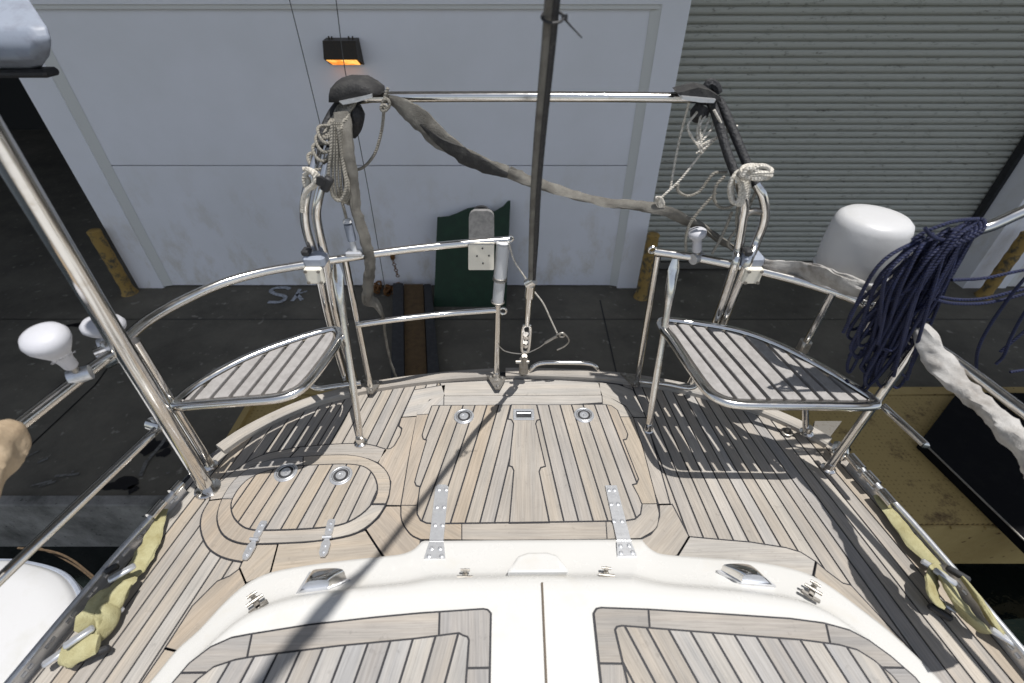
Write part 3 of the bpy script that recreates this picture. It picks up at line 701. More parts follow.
ob.prism(part_of(Mo, [((325, 500), (329, 560), (350, 530)), ((150, 506.6), (440, 506.6), (300, 600))]), .005, .0098, shade(LIGHT), (1, .5))
ob.build('hatch_frame', M['teak'], oval, smooth=False)
oc = MB(); oc.prism(offset_poly(Inn, -.0022), .0085, .0108); oc.build('hatch_caulk', M['caulk'], oval, smooth=False)
op = MB(); L_ = []
for k in range(-2, 16):
    x0_ = -1.01+.0455*k; L_.append((Vector((x0_, .6)), Vector((x0_+.085, 1.1))))
clip_planks(op, offset_poly(Inn, .0022), L_, .009, .0122, HATCHPOOL)
op.build('hatch_planks', M['teak'], oval, smooth=False)
ca.build('margin_caulk', M['caulk'], Y_, smooth=False)
bo.build('margin_boards', M['teak'], Y_, smooth=False)

# --- raised rim (toe rail cap) around the stern in lengths
def rim_piece(pts, w, z1, col, name='toe_rail'):
    q = sm(pts, 4); mbr = MB(); n_ = len(q); vs = []; fs = []; uv = []; L = 0
    for i, p in enumerate(q):
        d = (q[min(i+1, n_-1)]-q[max(i-1, 0)]).normalized(); nn = Vector((-d.y, d.x))
        c_ = Vector((cx, .3))
        if nn.dot(c_-p) < 0: nn = -nn
        if i: L += (p-q[i-1]).length
        for (o, z, vv) in ((0, -.03, 0), (0, z1-.006, .01), (.006, z1, .016), (w-.006, z1, w), (w, z1-.006, w+.01), (w, -.005, w+.03)):
            pp = p+nn*o; vs.append((pp.x, pp.y, z)); uv.append((L, vv))
    for i in range(n_-1):
        for k in range(5): fs.append((i*6+k, i*6+k+1, (i+1)*6+k+1, (i+1)*6+k))
    fs.append(tuple(range(6))); fs.append(tuple((n_-1)*6+k for k in range(5, -1, -1)))
    mbr.add(vs, fs, shade(col), uv); return mbr.build(name, M['teak'], Y_, smooth=True, ang=25)
rimp = px([p for p in outl_px if 210 < p[0] < 845])
def sub(a, b): return [p for p in rimp if a <= p.x <= b]
cuts_ = [-1.1, -.62, -.05, .5, .84, 1.15]
for a, b in zip(cuts_[:-1], cuts_[1:]):
    q = sub(a-.02, b+.02)
    # trim ends by interpolation so neighbouring lengths butt together
    full = sm(rimp, 8); q = [p for p in full if a+.001 <= p.x <= b-.001]
    if len(q) > 2: rim_piece(q[::4]+([q[-1]] if (len(q)-1) % 4 else []), .045, .026, random.choice([LIGHT, GREY, LIGHT]))

# --- coaming
C0 = [(120, 722), (158, 676), (179, 650.5), (200.7, 631), (225, 604.5), (246.5, 585.5), (272, 573.4), (313.5, 565.6), (350, 561), (384, 557.4), (402.5, 555), (413.6, 550.5), (419, 545.5), (424, 541.8), (440, 541.6), (530, 540.9), (632, 540.3), (641, 541), (646, 546.5), (653, 552), (664, 555.5), (700, 558.5), (730, 560.5), (756, 563), (787.5, 569), (811, 577), (835, 592), (860, 611), (887, 632), (914, 657), (940, 684), (965, 716)]
P0 = px(C0, .006)
Ctop = [(163, 722), (180, 690), (196, 668), (218, 645), (246, 624), (275, 613), (302, 606.5), (335, 601.5), (360, 598.5), (385, 596.5), (402, 595.2), (416, 594), (428, 593.2), (440, 592.6), (460, 592), (532, 590.5), (618, 592), (632, 592.8), (645, 593.8), (660, 595), (680, 597), (708, 599), (730, 601), (752, 603.5), (778, 607), (800, 611), (822, 618), (842, 629), (862, 645), (882, 665), (900, 688), (915, 716)]
PZT = .085
P1 = px(Ctop, PZT)
def fwd(P_, sx):
    a, b = P_[0], P_[-1]
    return [Vector((a.x-.01*sx*k, a.y-k)) for k in (1.4, .9, .5, .2, .07)]+P_+[Vector((b.x+.01*sx*k, b.y-k)) for k in (.07, .2, .5, .9, 1.4)]
Pf0 = fwd(P0, 1); Pf1 = fwd(P1, 1)
A0 = sm(Pf0, 4); A1 = sm(Pf1, 4)
prof = [(0, -.002), (0.002, .010), (.03, .020), (.10, .024), (.30, .028), (.50, .036), (.60, .040), (.66, .046), (.71, .056), (.76, .070), (.82, .079), (.90, .084), (1.0, .085)]
cm = MB(); vs = []; fs = []; n = len(A0)
for t, z in prof:
    for a, b in zip(A0, A1):
        q = lerp2(a, b, t); vs.append((q.x, q.y, z))
for i in range(len(prof)-1):
    for k in range(n-1): fs.append((i*n+k, i*n+k+1, (i+1)*n+k+1, (i+1)*n+k))
# split top into two halves with a groove along the middle
lo = (len(prof)-1)*n
pass
cm.add(vs, fs)
half = n//2; tv = [vs[lo+k] for k in range(n)]
cm.add(tv, [(k, n-1-k, n-2-k, k+1) for k in range(half-1)]+([(half-1, half+1, half)] if n % 2 else []))
coam = cm.build('coaming', M['cream'], Y_, ang=50)
g_ = MB(); a, b = px([(542, 583), (547, 700)], PZT); b = a+(b-a)*6
strip(g_, V(a.x, a.y, PZT+.004), V(b.x, b.y, PZT+.004), .0048, 0); g_.build('centre_seam', M['seam_brown'], coam, smooth=False)
# raised moulding in the middle
mbm = MB(); zb_ = .052
bt = px([(507, 581), (568, 580.5), (560, 562), (548, 558.5), (526, 558.7), (514, 563)], .04); tp = px([(513, 580), (562, 579.6), (554, 563), (545, 560), (528, 560.2), (519, 564)], .075)
zbase = [.078, .078, .03, .024, .024, .03]
vs = [(p.x, p.y, zbase[i]-.03) for i, p in enumerate(bt)]+[(p.x, p.y, zbase[i]+.012) for i, p in enumerate(bt)]
c_ = sum((Vector((p.x, p.y)) for p in bt), Vector((0, 0)))/6
vs += [(c_.x+(p.x-c_.x)*.84, c_.y+(p.y-c_.y)*.84, .082+(.006 if i < 2 else 0)) for i, p in enumerate(bt)]
fs = []
for i in range(6):
    j = (i+1) % 6; fs += [(i, j, 6+j, 6+i), (6+i, 6+j, 12+j, 12+i)]
fs.append(tuple(range(12, 18))); mbm.add(vs, fs); mo = mbm.build('raised_moulding', M['cream'], coam, ang=20)
bv = mo.modifiers.new('b', 'BEVEL'); bv.width = .006; bv.segments = 3

# teak seat panels on the coaming
def teak_panel(outer, inner_, lines_px, cross, label):
    z = PZT
    O = sm(px(outer, z), 3) if False else px(outer, z)
    I = px(inner_, z)
    base = MB(); base.prism(offset_poly(O, -.003), z-.01, z+.003); b_ = base.build('seat_panel', M['caulk'], Y_, smooth=False); b_['label'] = label
    fr = MB(); Oi = offset_poly(O, .002)
    regions = [Oi]
    for (a, c) in cross:
        a, c = px([a, c], z); d = (c-a).normalized(); nn = Vector((-d.y, d.x)); new = []
        for r_ in regions:
            q1 = clip(r_, a+nn*.0025, nn); q2 = clip(r_, a-nn*.0025, -nn)
            if len(q1) > 2: new.append(q1)
            if len(q2) > 2: new.append(q2)
        regions = new
    for r_ in regions:
        e = r_; dd = max(((e[(i+1) % len(e)]-e[i]) for i in range(len(e))), key=lambda w: w.length)
        fr.prism(r_, z, z+.005, rc([GREY, COOL, COOL]), dd)
    fr.build('panel_border', M['teak'], b_, smooth=False)
    ic = MB(); ic.prism(offset_poly(I, -.0025), z+.003, z+.0062); ic.build('panel_caulk', M['caulk'], b_, smooth=False)
    ip = MB(); clip_planks(ip, offset_poly(I, .0022), [tuple(px(l, z)) for l in lines_px], z+.004, z+.0078, [GREY, SILV, COOL, SILV, SILV], .0028)
    ip.build('panel_planks', M['teak'], b_, smooth=False)
teak_panel([(593.7, 614), (596.6, 609.5), (601, 608.6), (648, 610.3), (735.8, 615.8), (790, 619.5), (823.7, 624), (849, 631), (868, 641), (890, 657), (914, 678), (935, 705), (960, 760), (610, 760), (601, 683)],
           [(614.8, 631), (616.5, 628), (621.5, 627), (735.8, 636), (800, 641), (838, 646), (856, 651), (872, 661), (890, 676), (915, 705), (940, 760), (636, 760), (627, 683)],
           [((629.4+21.4*k+24.5*1, 683), (624.5+21.4*k, 628+1.0*k)) for k in range(-2, 16)], [((647.3, 600), (649.5, 632)), ((823, 615), (831, 652)), ((590, 664), (624, 664.5))],
           'teak seat panel right of the centre seam')
teak_panel([(490.7, 614), (487.5, 610.6), (483, 609.8), (420, 614), (380, 617.7), (310, 625.5), (249, 635.3), (232, 638.5), (210.8, 648), (190, 664), (173, 684), (130, 745), (488.5, 745), (489.4, 683)],
           [(469, 641), (467.5, 638), (463, 636.6), (459, 634.3), (414, 640), (340, 647), (256.5, 657.3), (236, 661), (215, 668), (197, 682), (165, 720), (155, 745), (465, 745), (466, 683)],
           [((219.5+22.6*k, 683), (233+22.4*k, 660-2*k)) for k in range(-3, 14)], [((440, 606), (439, 640)), ((253.6, 630), (247, 662)), ((464, 669), (494, 668.5))],
           'teak seat panel left of the centre seam')

# --- hatch straps (steel hinges)
def strap(poly, z, name='hinge', par=None, bolts=(), th=.004):
    m_ = MB(); m_.prism(px(poly, z), z-.003, z+th)
    for (u, v) in bolts:
        p = at(u, v, z+th); m_.lathe([(.006, -.002), (.006, .0015), (.003, .003)], p, (0, 0, 1), 12)
    return m_.build(name, M['steel_plate'], par or Y_, smooth=False)
zh = .0135
strap([(435.5, 487.5), (438, 485.3), (446, 485.3), (448.6, 487.5), (443.5, 541), (429.5, 541)], zh, 'hinge', hatch, [(439, 489.5), (446, 489.5), (437, 507), (444, 507), (435, 525), (442.5, 525)])
strap([(429.3, 542.5), (443.7, 542.5), (445.6, 559), (424, 559)], .030, 'hinge', coam, [(431.5, 548.5), (440, 548.5), (429, 556), (441.5, 556)])
strap([(605, 486), (616.5, 486), (630.5, 540), (616.5, 540)], zh, 'hinge', hatch, [(609, 490), (614.5, 490), (611, 504), (618, 504), (614, 521), (622, 521)])
strap([(616.7, 541.6), (630.7, 541.6), (636.8, 556.5), (617.2, 557)], .030, 'hinge', coam, [(620.5, 546), (629, 545.5), (621, 553), (632.5, 552.5)])
for c in ((430, 541.8, 443.6, 541.8), (616.5, 540.8, 630.7, 540.8)):
    m_ = MB(); m_.tube([at(c[0], c[1], .018), at(c[2], c[3], .018)], .005, 10); m_.build('hinge_pin', M['steel_plate'], hatch)
def bow(A, B, Cc, w1, w2):
    ax = px([A, B], .014); a, b = ax; d = (b-a).normalized(); nn = Vector((-d.y, d.x)); m_ = MB()
    ts = [(0, w1*.75), (.06, w1), (.38, w1*.9), (.46, w1*.55), (.5, w1*.8), (.54, w1*.55), (.66, w2), (.9, w2*.9), (1, w2*.45)]
    poly = [a+(b-a)*t+nn*w for t, w in ts]+[a+(b-a)*t-nn*w for t, w in reversed(ts)]
    m_.prism(poly, .0115, .0165)
    for t in (.12, .28, .72, .88):
        p = a+(b-a)*t; m_.lathe([(.004, 0), (.004, .0075), (.002, .009)], V(p.x, p.y, .0115), (0, 0, 1), 10)
    k = a+(b-a)*.5; m_.tube([V(*(k+nn*.013), .0175), V(*(k-nn*.013), .0175)], .005, 8)
    m_.build('hinge', M['steel_plate'], oval, smooth=False)
bow((264.5, 521), (244.5, 560), 0, .011, .012); bow((332, 519.5), (322.5, 557), 0, .0115, .013)
# flush pulls (round) and the rectangular latch
def round_pull(u, v, par, z=.0128, tilt=0):
    p = at(u, v, z); m_ = MB()
    m_.lathe([(.036, -.002), (.036, .0025), (.034, .004), (.024, .004), (.0225, .0005), (.0165, .0005), (.0155, .004), (.0095, .0045), (.009, .001)], p, (0, 0, 1), 36)
    m_.ring(p+V(0, 0, .0045), .029, .0013)
    m_.box(p+V(0, 0, .003), (.004, .02, .003))
    o = m_.build('flush_latch', M['steel_plate'], par, ang=30)
    for (ra, rb, zc) in ((.0155, .0235, .0022), (.0262, .0278, .0044)):
        q = MB(); N = 32; q.add([p+V(rr*math.cos(2*math.pi*k/N), rr*math.sin(2*math.pi*k/N), zc) for rr in (ra, rb) for k in range(N)], [(k, (k+1) % N, N+(k+1) % N, N+k) for k in range(N)]); q.build('latch_recess', M['black_rubber'], par, smooth=False)
    return o
round_pull(464, 416.5, hatch); round_pull(584, 415.3, hatch, .0118); round_pull(341, 475.6, oval); round_pull(286, 472.5, oval)
p = at(523.7, 414.6, .0142); m_ = MB()
for (dx, dy, sx, sy) in ((0, .021, .074, .011), (0, -.021, .074, .011), (-.0325, 0, .011, .032), (.0325, 0, .011, .032)): m_.box(p+V(dx, dy, .001), (sx, sy, .004), bev=.001)
m_.tube([p+V(-.024, .004, .003), p+V(.024, .004, .003)], .003, 8)
m_.build('rectangular_latch', M['steel_plate'], hatch, smooth=False)
m_ = MB(); m_.box(p+V(0, 0, -.0005), (.056, .033, .003)); m_.build('latch_recess', M['black_rubber'], hatch, smooth=False)

# --- stainless dorade scoops
def scoop(base, top, label):
    zb0, zt0 = .044, .094; m_ = MB()
    B = [at(*q, zb0) for q in base]; T = [at(*q, zt0) for q in top]      # back-left, back-right, front-right, front-left
    N = 7; rows = []
    for i in range(6):
        t = i/5; row = []
        lb, rb = B[0].lerp(B[3], t), B[1].lerp(B[2], t); lt_, rt_ = T[0].lerp(T[3], t), T[1].lerp(T[2], t)
        drop = .018*(1-t)**2
        for k in range(N*2+1):
            a = math.pi*k/(2*N); s_ = (1-math.cos(a))/2; e = math.sin(a)**.22
            row.append((lb.lerp(rb, s_))*(1-e)+(lt_.lerp(rt_, s_)-V(0, 0, drop))*e)
        rows.append(row)
    K = 2*N+1; vs = [p for r_ in rows for p in r_]
    fs = [(i*K+k, i*K+k+1, (i+1)*K+k+1, (i+1)*K+k) for i in range(5) for k in range(K-1)]; fs.append(tuple(range(K-1, -1, -1)))
    m_.add(vs, fs); v_ = m_.build('vent_scoop', M['chrome'], coam, ang=50); v_['label'] = label
    c_ = sum(B, Vector())/4; b_ = MB(); b_.prism([Vector(((c_+(p-c_)*1.12).x, (c_+(p-c_)*1.12).y)) for p in B], zb0-.012, zb0+.002); b_.build('vent_base', M['steel_plate'], v_, smooth=False)
    g_ = MB(); g_.add([p+(B[0]-B[3]).normalized()*.006 for p in rows[-1]], [tuple(range(K))]); g_.build('vent_mouth', M['steel_light'], v_, smooth=False)
mat('steel_light', (.55, .58, .64), .35, .6)
scoop([(311, 573), (347, 580), (328, 589), (299, 592.5)], [(311, 565.5), (342, 564), (330, 579), (305.5, 581)], 'steel ventilator scoop left of the hatch')
scoop([(721, 571), (758, 573), (773, 585.5), (742, 583)], [(724.5, 560), (753, 560), (763, 575), (742.5, 574)], 'steel ventilator scoop right of the hatch')
# --- small T cleats
def clip_cleat(u, v, ang, z=.06):
    p = at(u, v, z); R = Matrix.Rotation(ang, 3, 'Z'); m_ = MB()
    m_.box(p+R @ V(0, -.012, .004), (.045, .010, .008), R, .002)
    m_.box(p+R @ V(0, 0, .004), (.014, .036, .008), R, .002)
    m_.tube([p+R @ V(-.02, .004, .013), p+R @ V(.02, .004, .013)], .004, 8); m_.tube([p+R @ V(0, .018, .004), p+R @ V(0, .018, .02)], .006, 8)
    m_.tube([p+R @ V(-.012, .02, .017), p+R @ V(.012, .02, .017)], .0035, 8)
    m_.build('lid_catch', M['steel_dull'], coam)
clip_cleat(465, 581, 0, .048); clip_cleat(606, 579, -.1, .048); clip_cleat(257, 604, .75, .05); clip_cleat(811, 593, -.7, .05)

# ------------------------------------------------------------------ pushpit
R1 = .0125
def tubeobj(pts, r=R1, name='rail_tube', par=None, m='chrome', smooth=6, n=12, **k):
    mb = MB(); mb.tube(pts, r, n, smooth, **k); return mb.build(name, M[m], par or Y_, ang=60)
RZ = .6
pushL = MB(); pushL.tube([at(*p, RZ) for p in [(112, 352), (128, 337), (150, 319), (180, 302), (220, 284), (262, 272), (305, 264.5), (340, 258.7), (400, 250.2), (455, 244.3), (509, 240)]], R1, 12)
PL = pushL.build('pushpit', M['chrome'], Y_, ang=60); PL['label'] = 'curved stainless stern rail on the port side'
pushR = MB(); pushR.tube([at(*p, RZ) for p in [(655, 251.5), (700, 258.3), (752, 269), (800, 281), (835, 292), (862, 302)]]+[at(890, 316, .575), at(912, 330, .56), at(922, 338, .55)], R1, 12)
PR_ = pushR.build('pushpit', M['chrome'], Y_, ang=60); PR_['label'] = 'curved stainless stern rail on the starboard side'
def leg(pts, par, r=.0105, name='stanchion', m='chrome', **k): return tubeobj(pts, r, name, par, m, **k)
# end eyes
m_ = MB(); m_.ring(at(510.5, 238.5, RZ+.005), .008, .004, (0, 1, 0)); m_.build('end_eye', M['chrome'], PL)
m_ = MB(); m_.ring(at(652.5, 250, RZ+.005), .011, .004, (0, 1, .2)); m_.build('end_eye', M['chrome'], PR_)
# inner posts
def foot(p, par, r=.022):
    m_ = MB(); m_.lathe([(r, 0), (r, .004), (r*.8, .007), (.014, .009), (.013, .03)], p, (0, 0, 1), 20); m_.build('foot_flange', M['chrome'], par, ang=30)
def flatpost(a, b, par):       # tube with a flattened blade at its upper end
    m_ = MB(); pts = [a.lerp(b, t) for t in (0, .5, .72, .82, .94, 1)]
    m_.tube(pts, [.0115, .0115, .0115, .016, .018, .010], 12, 4, flat=lambda t: 1.0 if t < .66 else max(.3, 1-(t-.66)*5), roll=0)
    return m_.build('stanchion', M['chrome'], par, ang=60)
tl = at(337, 262, RZ-.012); tr = at(668.5, 257, RZ-.012)
b1 = at(370.5, 387, .028); b2 = at(361, 443, .007)
leg([tl+V(.022, .01, 0), b1], PL); flatpost(b2, tl+V(0, -.012, 0), PL); foot(b2, PL)
b3 = at(637.5, 380, .028); b4 = at(648, 431, .004)
leg([tr+V(-.03, .01, 0), b3], PR_); flatpost(b4, tr+V(.018, -.012, -.0), PR_); foot(b4, PR_, .016)
# stern flag tube
fb = at(496.5, 378, .026); Yt = fb.y
fp = ay(498, 300, Yt); ft = ay(503, 246, Yt)
leg([fb, fp, ft], PL, .0105, smooth=0); foot(fb, PL, .018)
m_ = MB(); d = (ft-fp); m_.tube([fp+d*-.05, fp+d*.42], .019, 20, 0); m_.tube([fp+d*.42, fp+d*1.04], .0215, 20, 0); pv = m_.build('flag_socket', M['pvc'], PL, ang=40)
for t in (-.03, .40, .44):
    m_ = MB(); m_.ring(fp+d*t, .021, .003, d, 18); m_.build('hose_clamp', M['steel_dull'], pv)
m_ = MB(); m_.ring(ft+d*.04, .019, .0035, d, 18); m_.build('socket_rim', M['white_plastic'], pv)
# lower rail of port side, ends on the flag post
leg([ay(356, 325, b1.y-.03), ay(400, 319, b1.y), ay(450, 313.5, Yt), ay(497, 310, Yt)], PL, .010, 'mid_rail')
m_ = MB(); p = ay(503, 311, Yt); m_.ring(p, .012, .004, (0, 1, 0)); m_.build('end_eye', M['chrome'], PL)
# tri bracket at flag post foot
for (u, v, par) in ((497, 381, PL), (632, 378.5, PR_), (372, 385, PL)):
    c_ = at(u, v, .030); m_ = MB()
    m_.prism([Vector((c_.x-.04, c_.y+.03)), Vector((c_.x+.035, c_.y+.02)), Vector((c_.x+.012, c_.y-.045)), Vector((c_.x-.004, c_.y-.045))], .027, .033)
    for dx, dy in ((-.025, .018), (.02, .012), (.004, -.032)): m_.lathe([(.007, 0), (.007, .008), (.004, .011)], c_+V(dx, dy, 0), (0, 0, 1), 10)
    m_.build('mounting_bracket', M['steel_dull'], par, ang=30)
# rear U tubes
leg([at(361, 383, .05), at(335, 386.5, .05), at(318, 388.5, .05), at(310, 384, .07), at(312, 374, .16), at(322, 352, .34)], PL, .010, 'lower_tube')
leg([at(639, 381, .05), at(665, 384, .05), at(688, 388, .06), at(697, 383, .08), at(695, 370, .18), at(682, 350, .35)], PR_, .010, 'lower_tube')
# outer starboard stanchions
so = at(806, 433, .03); s3 = at(833, 293, RZ)
leg([so, at(803.5, 347, .37), s3], PR_, .010, smooth=0); foot(so, PR_)
m_ = MB(); p = at(804, 346, .375); m_.box(p, (.03, .03, .05), bev=.006); m_.build('seat_clamp', M['steel_dull'], PR_)
cs = at(828, 469, .03); ct = at(921, 338, .55)
leg([cs, ct], PR_, .0125); foot(cs, PR_)
# starboard side rails forward
leg([ct, at(960, 364, .54), at(1024, 412, .53), at(1120, 484, .52), at(1400, 700, .5)], PR_, .0125, 'side_rail')
mid = at(883, 406, .30); leg([mid, at(921, 441, .3), at(925, 445, .3)], PR_, .010, 'mid_rail')
# port side frame (big tubes)
pb = at(208, 489, .005); ptop = V(-.80, .80, 1.05)
p1 = ay(0, 146, .79)
big = [pb, pb.lerp(p1, .5), p1, p1+(p1-pb)*.5]
tubeobj(big, .0205, 'frame_post', Y_, smooth=0, n=20); foot(pb, PL, .038)
pb2 = at(211, 466, .01); pt2 = at(134, 341, RZ)
leg([pb2, pt2], PL, .0125); foot(pb2, PL)
# port rails forward
leg([at(111, 354, RZ), at(30, 417, RZ), at(-60, 488, RZ), at(-260, 640, RZ)], PL, .0125, 'side_rail')
leg([at(157, 429, .3), at(0, 579, .3), at(-80, 660, .3)], PL, .0115, 'mid_rail')
def clampobj(p, axis, par, r=.022, l=.05, m='chrome', name='tube_clamp'):
    m_ = MB(); ax = Vector(axis).normalized(); m_.tube([p-ax*l/2, p+ax*l/2], r, 14, 0)
    m_.tube([p+V(0, 0, r*.6), p+V(0, 0, r*1.5)], .006, 8, 0)
    return m_.build(name, M[m], par, ang=40)
clampobj(at(109, 352, RZ), (1, .9, .1), PL, .019, .045); clampobj(at(120, 357, .585), (1, .1, .5), PL, .012, .08)
clampobj(at(157, 425, .3), (1, -.3, 0), PL, .018, .045); clampobj(at(166, 428, .29), (1, -.3, 0), PL, .010, .07)

# --- seats
def seat(par_poly, gaps, label, side):
    ZS = .37
    fpts = [at(*p, ZS) for p in par_poly]
    m_ = MB(); m_.tube(fpts, .0125, 12, 5, closed=True); s_ = m_.build('stern_seat', M['chrome'], Y_, ang=60); s_['label'] = label
    loop = [Vector((p.x, p.y)) for p in catmull(fpts, 5, True)]; reg = offset_poly(loop, .019)
    L_ = [tuple(px(g, ZS)) for g in gaps]
    # extend with outer lines so the end slats exist
    def ext(a, b, k): return (a[0]+(a[0]-b[0])*k, a[1]+(a[1]-b[1])*k)
    L_ = [ext(L_[0], L_[1], 1.7)]+L_+[ext(L_[-1], L_[-2], 1.9)]
    for (a1, b1_), (a2, b2_) in zip(L_[:-1], L_[1:]):
        q = reg; c_ = (a1+a2)/2
        for (a, b) in ((a1, b1_), (a2, b2_)):
            d = (b-a).normalized(); nn = Vector((-d.y, d.x))
            if nn.dot(c_-a) < 0: nn = -nn
            q = clip(q, a+nn*.0055, nn)
            if len(q) < 3: break
        if len(q) < 3: continue
        sl = MB(); sl.prism(q, ZS-.018, ZS+.006); o = sl.build('slat', M['slat_plastic'], s_, smooth=False)
        bv = o.modifiers.new('b', 'BEVEL'); bv.width = .003; bv.segments = 2
    for y0, y1 in ((.945, .985), (1.10, 1.145)):
        q = clip(clip(reg, Vector((0, y0)), Vector((0, 1))), Vector((0, y1)), Vector((0, -1)))
        if len(q) > 2: cb = MB(); cb.prism(q, ZS-.032, ZS-.0185); cb.build('cross_bearer', M['steel_dull'], s_, smooth=False)
    return s_
k = 3.796
seat([(176, 403.5), (195, 387), (230, 366.5), (262, 352), (300, 338.5), (328, 330.5), (338, 331), (338.5, 341), (324, 363), (308, 383), (295, 393), (276, 399), (240, 402), (200, 405), (180, 406.5)],
     [((180+a/k, 300+b/k), (180+c/k, 300+d/k)) for a, b, c, d in [(155, 265, 45, 385), (270, 205, 115, 382), (350, 180, 185, 380), (425, 155, 245, 378), (490, 135, 310, 370), (552, 130, 375, 360)]],
     'slatted corner seat on the port side, evenly lit pale slats', -1)
k = 3.596
seat([(664, 320.5), (700, 324.5), (740, 332), (780, 346.5), (820, 367), (850, 385), (875, 402), (868, 406.5), (820, 406), (770, 405.5), (738, 404.5), (720, 400), (706, 390), (690, 368), (672, 341), (662, 328)],
     [((620+a/k, 300+b/k), (620+c/k, 300+d/k)) for a, b, c, d in [(200, 90, 395, 335), (255, 97, 460, 338), (310, 105, 520, 345), (380, 125, 580, 348), (445, 135, 650, 352), (515, 150, 715, 355), (590, 185, 770, 358), (690, 230, 840, 358)]],
     'slatted corner seat on the starboard side with outer end shaded by the dome', 1)

# stern handle
hy = at(528, 375, 0).y+.01
tubeobj([at(528, 376, -.02), at(531, 369, .04), at(540, 363.5, .06), at(560, 362.6, .065), at(588, 363.5, .06), at(597, 368, .04), at(600, 376, -.02)], .0085, 'stern_handle', Y_)

# aluminium toe tracks each side
def track(pts, z, name='toe_track', w=.03):
    q = catmull([at(*p, z) for p in pts], 4); m_ = MB(); m_.tube(q, .008, 10, 0)
    for a, b in zip(q[:-1], q[1:]):
        sd_ = (b-a).cross(V(0, 0, 1)).normalized()*.002
        m_.add([a-sd_, b-sd_, b+sd_, a+sd_]+[p+V(0, 0, -.042) for p in (a-sd_, b-sd_, b+sd_, a+sd_)], [(0, 1, 2, 3), (0, 4, 5, 1), (2, 6, 7, 3)])
    for i in range(1, len(q)-1, 2):
        for t in (.2, .7):
            c_ = q[i].lerp(q[i+1], t); d_ = (q[i+1]-q[i]).normalized(); m_.tube([c_-d_*.006+V(0, 0, -.02), c_+d_*.006+V(0, 0, -.02)], .006, 8, 0)
    return m_.build(name, M['steel_plate'], Y_, ang=40)
tl_ = track([(181, 484), (150, 518), (118, 553), (100, 574), (60, 621), (14, 676), (-60, 765)], .045)
tr_ = track([(852, 459), (878, 486), (905, 514), (950, 565), (1000, 624), (1060, 695)], .045)
for (a, b) in (((181, 483), (172, 493)), ((163, 502), (150, 517))):
    m_ = MB(); m_.tube([at(*a, .055), at(*b, .055)], .014, 12, 0); m_.build('track_car', M['chrome'], tl_)
for (a, b) in (((850, 456), (862, 470)), ((866, 473), (877, 485)), ((881, 491), (893, 505))):
    m_ = MB(); m_.tube([at(*a, .055), at(*b, .055)], .015, 12, 0); m_.build('track_car', M['chrome'], tr_)
m_ = MB(); m_.box(at(840, 451, .04), (.05, .06, .04), Matrix.Rotation(-.7, 3, 'Z'), .01); m_.build('fairlead', M['chrome'], Y_)
m_ = MB(); m_.prism(px([(815, 421), (842, 421), (826, 442), (812, 436)], -.2), -.22, -.2); m_.build('side_step', M['steel_dull'], Y_, smooth=False)
m_ = MB(); m_.ring(at(787, 432, .012), .016, .004); m_.lathe([(.01, 0), (.008, .02)], at(787, 432, .0)); m_.build('pad_eye', M['steel_dull'], Y_)

# ================================================================== DAVIT FRAME
df = thing('davit_frame', at(512, 385, .03), 'tall stainless U-frame over the stern with black-wrapped upper legs', 'stern frame')
yA, yB = 1.24, 1.40
def Ly(v): return yB if v < 100 else (yA if v > 190 else yA+(yB-yA)*(190-v)/90)
def legpts(px_): return [ay(u, v, Ly(v)) for u, v in px_]
Lo = [at(346, 384, .03), at(329, 322, .35), at(316, 262, .6)]+legpts([(307, 232), (304.5, 212), (306, 196), (312, 172), (318, 150)])
Li = [at(356, 384, .03), at(337, 322, .35), at(326, 262, .6)]+legpts([(320, 236), (316.5, 216), (318, 200), (325, 172), (330, 150)])
for q in (Lo, Li): tubeobj(q, .0125, 'leg', df)
LoU = legpts([(317.5, 151), (325, 128), (337, 107), (352, 99.5)]); LiU = legpts([(329.5, 151), (338, 128), (346, 110), (357, 100)])
for q in (LoU, LiU): tubeobj(q, .0118, 'leg_wrap', df, 'black_wrap')
Ro = [at(699, 384, .03), at(722, 326, .35), at(745, 270, .6)]+legpts([(756, 243), (764, 222), (765, 208), (762, 194), (756, 184)])
Ri = [at(690, 384, .03), at(714, 326, .35), at(734, 268, .6)]+legpts([(738, 250), (743, 220), (745, 205), (741, 190), (736.5, 177)])
for q in (Ro, Ri): tubeobj(q, .0125, 'leg', df)
RoU = legpts([(756.5, 185), (747, 164), (734, 133), (723, 108), (716, 98)]); RiU = legpts([(736.8, 178), (728, 155), (720, 128), (713, 107), (708, 99)])
for q in (RoU, RiU): tubeobj(q, .0118, 'leg_wrap', df, 'black_wrap')
bar = [ay(u, v, yB) for u, v in [(352, 100), (366, 98.5), (382, 97.6), (520, 96.8), (690, 98), (702, 99.5), (712, 101)]]
tubeobj(bar, .0125, 'cross_bar', df)
m_ = MB(); m_.tube([ay(384, 93, yB), ay(540, 92.7, yB), ay(692, 94, yB)], .004, 8, 4); m_.build('bar_line', M['cloth_dark'], df)
